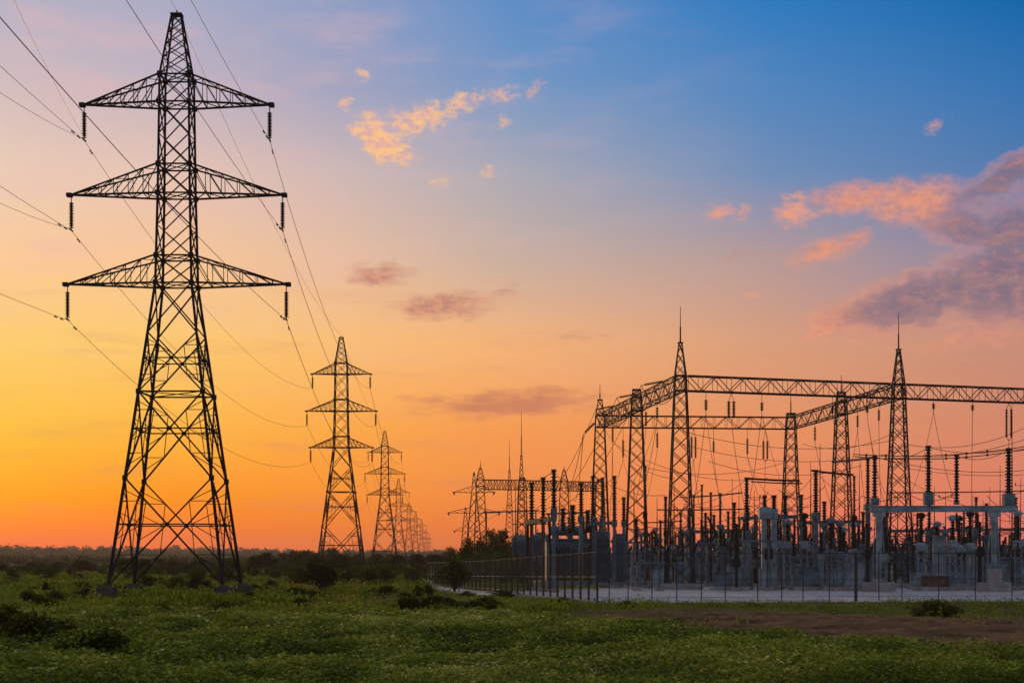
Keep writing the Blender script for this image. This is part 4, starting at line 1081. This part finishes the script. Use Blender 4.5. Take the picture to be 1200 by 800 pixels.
# meadow of tall grasses beyond it, left of the yard
n = 260000
x, y = fan(n, 56, 300, rs, power=1.0, margin=4)
ncl = 7500; cx_, cy_ = fan(ncl, 58, 290, rs, power=.9, margin=4)
ck = rs.rand(ncl) < np.clip(vn(cx_, cy_, 12, 31)*1.6-.15, .12, 1); cx_, cy_ = cx_[ck], cy_[ck]; ncl = len(cx_)
cr_ = (.25+.75*rs.rand(ncl)**2)*(cy_/100)**.45; chh = (.18+.75*rs.rand(ncl)**2.2)*(cy_/110)**.3; ctone = rs.rand(ncl)
per = 44; ang = rs.rand(ncl, per)*6.283; rad = np.sqrt(rs.rand(ncl, per))*cr_[:, None]
kx = (cx_[:, None]+np.cos(ang)*rad*1.5).ravel(); ky = (cy_[:, None]+np.sin(ang)*rad).ravel()
kh = (chh[:, None]*(1-(rad/cr_[:, None])**2*.75)*rs.rand(ncl, per)**.5).ravel(); kt = np.repeat(ctone, per)
isc = np.concatenate([np.zeros(n, bool), np.ones(len(kx), bool)]); x = np.concatenate([x, kx]); y = np.concatenate([y, ky])
ch_ = np.concatenate([np.zeros(n), kh]); ct_ = np.concatenate([np.zeros(n), kt])
west = x < 5.1-(y-99.5)*.235-.8
verge = (y < 98.5+np.clip(x-5.1, 0, 99)*.17)
on_soil = (y < soil_far(x)) & (x > 0)
bank = (~west) & (y > 138) & (x < 7+(y-138)*.12)
keep = (west | verge | bank) & ~((y < crop_edge(x)-1)) & ~(on_soil & (rs.rand(len(x)) > np.clip((vn(x, y, 3.5, 41)-.6)*1.6, .012, .6))) & ~inside(pth, x, y)
patch = vn(x, y, 11, 1)*.6+vn(x, y, 4, 2)*.4
keep &= isc | (rs.rand(len(x)) < np.clip(.25+1.4*patch, 0, 1))
x, y, patch, isc, ch_, ct_ = x[keep], y[keep], patch[keep], isc[keep], ch_[keep], ct_[keep]; n = len(x)
tall = np.clip(vn(x, y, 6, 7)*.9+vn(x, y, 2.2, 17)*.7-.45, 0, 1)
z = H(x, y)+np.where((x > -6) & (y > 90), .5, 1.0)*np.where(isc, ch_, rs.rand(n)*(.08+.5*tall))
size = (.16+.20*rs.rand(n))*(.7+.6*tall)*np.clip(y/90, .8, 2.2)**.8
size[(x > 3) & (y < 110)] *= .75; size[(x > -9) & (y > 92)] *= .6
dry = vn(x, y, 14, 12)*.6+vn(x, y, 5, 13)*.4
var = np.clip(.30*rs.rand(n)+.50*vn(x, y, 2.6, 21)+.22*patch-.10+.55*np.clip(dry-.52, 0, 1)*2.2, 0, 1)
var = np.where(isc, np.clip(.55*ct_**1.3+.28*rs.rand(n)+.25*np.clip(ch_-.1, 0, 1)-.03, 0, 1), var)
upv = np.where(isc, rs.rand(n)*.8, .45+.5*rs.rand(n))
o = bpy.data.objects.new('grass', leaf_mesh('grass', np.stack([x, y, z], 1), size, .36, upv, var, rs, grass_leaf, .15)); COL.objects.link(o); tag(o, kind='stuff')

def crown_points(rs, n, lumps, rad, flat=.8):
    C = []
    for (cx, cy, cz, r) in lumps:
        k = int(n*r**2/sum(l[3]**2 for l in lumps))
        v = rs.normal(size=(k, 3)); v /= np.linalg.norm(v, axis=1)[:, None]
        q = r*(rs.rand(k)**.33)*(1+.25*(rs.rand(k)-.5)); q *= 1+.18*np.sin(v[:, 0]*7+v[:, 2]*5+cx*3)
        C.append(np.stack([cx+v[:, 0]*q, cy+v[:, 1]*q, cz+v[:, 2]*q*flat], 1))
    return np.concatenate(C)
def make_plant(name, label, cat, seed, h, w, nleaf, ls, material, trunk=True, group=None, nl=12, loc=(0, 0, 0), low=0.0, shoots=0):
    rs = np.random.RandomState(seed); t = thing(name, label, cat, loc, 0, group)
    lumps = []
    base = h*(.28 if trunk else low)
    for k in range(nl):
        a = rs.rand()*6.28; q = (rs.rand()**.6)*w*.36; zf = rs.rand()
        rr = w*(.15+.12*rs.rand())*(1-.35*zf)
        zz = base+(h-base)*(.12+.80*zf)
        q *= (1-.55*zf)
        lumps.append((math.cos(a)*q, math.sin(a)*q, min(zz, h-rr*.5), rr))
    lumps.append((0, 0, base+(h-base)*.5, w*.28))
    for k in range(shoots):
        a = rs.rand()*6.28; q = (rs.rand()**.5)*w*.5; zz = h*(.25+.8*rs.rand()*(1-q/w)); lumps.append((math.cos(a)*q, math.sin(a)*q, zz, w*(.05+.06*rs.rand())))
    P = crown_points(rs, nleaf, lumps, w)
    P[:, 2] = np.maximum(P[:, 2], .03)
    n = len(P); size = ls*(.6+.8*rs.rand(n))
    hz = (P[:, 2]-P[:, 2].min())/(np.ptp(P[:, 2])+1e-6)
    lump = vn(P[:, 0]*3+50, P[:, 2]*3+50, 1.3, seed)
    var = np.clip(.45*rs.rand(n)+.45*lump+.05, 0, 1)
    me = leaf_mesh('crown' if trunk else 'foliage', P, size, .65, rs.rand(n)*1.4-.5, var, rs, material)
    o = bpy.data.objects.new('crown' if trunk else 'foliage', me); COL.objects.link(o); o.parent = t
    m = MB(); r0 = h*.022+.03
    if trunk:
        m.bar((0, 0, -.3), (h*.02, 0, h*.35), r0*1.3, r0*.8, n=7); m.bar((h*.02, 0, h*.35), (0, h*.01, h*.8), r0*.8, r0*.25, n=6)
    for (cx, cy, cz, rr) in lumps[:7]:
        z0 = h*(.18+.2*rs.rand()) if trunk else .0
        m.bar((0, 0, z0), (cx*.85, cy*.85, cz), r0*(.5 if trunk else .6), r0*.15, n=5)
    m.build('trunk' if trunk else 'stem', bark, t)
    return t
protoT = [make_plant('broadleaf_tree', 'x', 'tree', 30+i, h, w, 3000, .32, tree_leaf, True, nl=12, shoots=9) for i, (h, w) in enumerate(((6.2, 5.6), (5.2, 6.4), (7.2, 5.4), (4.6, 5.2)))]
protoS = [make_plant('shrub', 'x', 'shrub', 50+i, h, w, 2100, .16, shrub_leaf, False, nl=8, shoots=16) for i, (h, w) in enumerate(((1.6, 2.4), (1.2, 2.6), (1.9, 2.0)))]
protoH = [make_plant('hedge_bush', 'x', 'bush', 70+i, h, w, 2600, .2, hedge_leaf, False, nl=11, shoots=8) for i, (h, w) in enumerate(((3.0, 3.4), (2.4, 3.8)))]
dimT = ((6.2, 5.6), (5.2, 6.4), (7.2, 5.4), (4.6, 5.2)); dimS = ((1.6, 2.4), (1.2, 2.6), (1.9, 2.0)); dimH = ((3.0, 3.4), (2.4, 3.8))
used = set()
def put(protos, dims, kind, x, y, h, w, label, group, rz=None, z=None):
    p = protos[kind]; hh, ww = dims[kind]; s = (w/ww, w/ww, h/hh); rz = rnd.uniform(0, 6.28) if rz is None else rz
    z = h1(x, y) if z is None else z
    if id(p) not in used:
        used.add(id(p)); p.location = (x, y, z); p.rotation_euler = (0, 0, rz); p.scale = s; p['label'] = label
        if group: p['group'] = group
        return p
    r = dup(p, (x, y, z), rz, s, label, group)
    if not group and 'group' in r: del r['group']
    return r
def by_px(protos, dims, kind, px, ybase, ytop, wpx, label, group=None, d=None):
    k1 = 1.0 if d else 1.22; d = d or GD(ybase); x = PX(px, d); put(protos, dims, kind, x, d, (PZ(ytop, d)-h1(x, d))*(1.12 if k1 > 1 else 1), wpx*k1*d/F, label, group)
# bushes one can pick out in the photograph
B_ = [
 (375, 694, 660, 46, 'big dark bush in the meadow, in front of the second pylon', 0),
 (352, 690, 668, 26, 'dark bush attached to the left of the big meadow bush', 1),
 (405, 686, 668, 22, 'small dark bush right of the big meadow bush', 2),
 (433, 686, 666, 30, 'round dark bush right of the second pylon foot', 0),
 (445, 684, 664, 20, 'bush touching the round one right of the second pylon foot', 1),
 (575, 723, 699, 19, 'small upright dark bush by the path bend', 2),
 (532, 694, 657, 36, 'round nearly black bush standing by the path against the fence', 0),
 (390, 726, 711, 50, 'low dark clump near the crop edge, mid meadow', 1),
 (345, 724, 714, 26, 'small low clump left of the mid meadow one', 1),
 (185, 732, 708, 40, 'leafy dark clump in front of the nearest pylon', 1),
 (150, 732, 714, 44, 'low clump left of the leafy one before the pylon', 1),
 (245, 728, 712, 36, 'low clump before the right feet of the nearest pylon', 1),
 (280, 727, 714, 22, 'little clump right of the pylon feet', 2),
 (66, 706, 690, 24, 'dark tuft left of the nearest pylon', 2),
 (54, 697, 680, 9, 'lone spindly bush left of the nearest pylon', 2),
 (35, 705, 693, 26, 'low dark clump at the far left of the meadow', 1),
 (98, 702, 690, 20, 'small clump close left of the pylon feet', 0),
 (172, 692, 676, 26, 'dark bush seen between the legs of the nearest pylon', 0),
 (205, 694, 676, 30, 'second dark bush between the legs of the nearest pylon', 1),
 (232, 694, 674, 24, 'third dark bush between the legs of the nearest pylon', 0),
 (300, 697, 683, 26, 'green clump right of the nearest pylon feet', 2),
 (318, 692, 680, 18, 'small bush between the nearest pylon and the big meadow bush', 1),
 (475, 708, 700, 30, 'low tuft in the meadow, left of the path', 1),
 (500, 712, 702, 26, 'low tuft near the path, in front', 1),
 (660, 711, 700, 26, 'grassy clump at the foot of the left fence', 1),
 (1090, 721, 705, 50, 'large dark grassy clump on the verge at the right', 1),
 (735, 714, 704, 24, 'small clump at the corner of the fences', 1),
 (1112, 719, 708, 34, 'second clump on the verge, right of the large one', 1),
 (40, 770, 722, 96, 'big leafy weed clump at the left edge of the crop', 1),
 (8, 762, 716, 70, 'leafy weed clump cut by the left edge', 0),
 (112, 786, 742, 84, 'dark weed clump low in the crop at the left', 1),
 (155, 682, 671, 20, 'small far bush behind the left pylon feet', 1),
 (90, 684, 673, 18, 'small far bush left behind the pylon', 0),
 (262, 684, 670, 24, 'small far bush behind the right pylon feet', 0),
]
for px, yb, yt, w, lb, k in B_: by_px(protoS, dimS, k, px, yb, yt, w, lb)
for i, (px, d, yt, w) in enumerate([(512,165,662,14),(522,158,658,16),(545,172,655,20),(558,176,652,22),(572,180,650,22),(586,176,652,22),(600,172,654,22),(614,168,655,22),(560,200,646,30),(585,205,646,30),(610,200,648,28),(628,185,655,18)]):
    by_px(protoH, dimH, i % 2, px, None, yt, w*1.25, 'bright green bush in the hedge behind the left fence', 'hedge bushes behind the left fence', d=d)
rg = random.Random(77)
for i in range(64):
    px = rg.uniform(-15, 500) if i % 3 else rg.uniform(280, 500); d = rg.uniform(165, 262); top = 667-(d-165)*.055-rg.uniform(0, 5)*(1 if px > 280 else .6)
    where = 'left of the nearest pylon' if px < 125 else 'behind the nearest pylon' if px < 285 else 'between the two nearest pylons' if px < 380 else 'right of the second pylon'
    by_px(protoH, dimH, i % 2, px, None, top, rg.uniform(14, 34), f'fresh green bush in front of the treeline {where}', f'green bushes before the treeline {where}', d=d)
# trees beyond the left part of the yard
for i, (px, d, yt, w) in enumerate([(548,230,630,36),(566,226,625,38),(588,240,622,40),(608,250,626,36),(532,236,640,30),(520,250,645,26),(632,260,628,34),(576,262,620,36)]):
    by_px(protoT, dimT, (i+1) % 4, px, None, yt, w, 'rounded tree in the clump behind the left fence', 'trees behind the left fence', d=d)
# tree belt across the middle distance
rt = random.Random(9)
px = -20
while px < 520:
    d = rt.uniform(235, 300); yt = 662 if px < 140 else 659 if px < 290 else 654
    yt += rt.uniform(-7, 5); where = 'left of the nearest pylon' if px < 125 else 'behind the nearest pylon' if px < 285 else 'between the two nearest pylons' if px < 380 else 'right of the second pylon'
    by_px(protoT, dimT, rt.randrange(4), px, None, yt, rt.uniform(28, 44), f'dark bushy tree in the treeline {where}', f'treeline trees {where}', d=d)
    px += rt.uniform(10, 24)
px = -10
while px < 530:
    d = rt.uniform(330, 430); yt = 660 if px < 140 else 656 if px < 330 else 650
    if 330 < px < 390: yt = 645
    yt += rt.uniform(-3, 3); where = 'left of the nearest pylon' if px < 125 else 'behind the nearest pylon' if px < 285 else 'between the two nearest pylons' if px < 380 else 'right of the second pylon'
    by_px(protoT, dimT, rt.randrange(4), px, None, yt, rt.uniform(26, 40), f'farther tree showing over the treeline {where}', f'farther trees {where}', d=d)
    px += rt.uniform(12, 22)
# trees closing the view behind the yard
px = 640
while px < 1230:
    d = rt.uniform(400, 460); by_px(protoT, dimT, rt.randrange(4), px, None, 641+rt.uniform(-4, 4), rt.uniform(30, 46), 'dark tree closing the view behind the yard', 'trees behind the yard', d=d)
    px += rt.uniform(20, 32)
# far woods, each belt one mass
def wood(name, y0, y1, x0, x1, ntree, hmin, hmax, leaf, seed):
    rs = np.random.RandomState(seed); Pp = []
    for k in range(ntree):
        x = rs.uniform(x0, x1); y = rs.uniform(y0, y1); h = rs.uniform(hmin, hmax)*(.8+.45*float(vn(np.array([x]), np.array([y]), 90, seed)[0])); w = h*rs.uniform(.8, 1.3)
        m = 120; v = rs.normal(size=(m, 3)); v /= np.linalg.norm(v, axis=1)[:, None]; q = rs.rand(m)**.4
        g = h1(x, y)
        Pp.append(np.stack([x+v[:, 0]*q*w*.5, y+v[:, 1]*q*w*.5, np.maximum(g+h*.5+v[:, 2]*q*h*.5, g)], 1))
    P = np.concatenate(Pp); n = len(P)
    me = leaf_mesh(name, P, leaf*(.6+.8*rs.rand(n)), .8, rs.rand(n)*1.4-.5, np.clip(.5*rs.rand(n)+.25, 0, 1), rs, tree_leaf)
    o = bpy.data.objects.new(name, me); COL.objects.link(o); tag(o, kind='stuff')
wood('far_wood', 560, 660, -230, 40, 200, 2.6, 4.2, .7, 1)
wood('hill_wood', 1450, 1900, -640, 420, 700, 4.0, 8.5, 1.8, 2)
wood('slope_wood', 800, 1450, -520, 60, 900, 2.6, 5.0, 1.1, 4)
wood('farthest_wood', 2000, 2500, -900, 800, 520, 8, 13, 3.2, 3)
# ragged weeds scattered through meadow: each a small plant
rw = random.Random(33)
for i in range(70):
    d = rw.uniform(76, 190); x = rw.uniform(-.34*d, 1.5-(d-99)*.22)
    if x > 5-(d-99.5)*.235-2: continue
    put(protoS, dimS, rw.randrange(3), x, d, rw.uniform(.35, .9), rw.uniform(.9, 2.6), 'low weedy tuft scattered in the rough meadow', 'weedy tufts in the meadow')
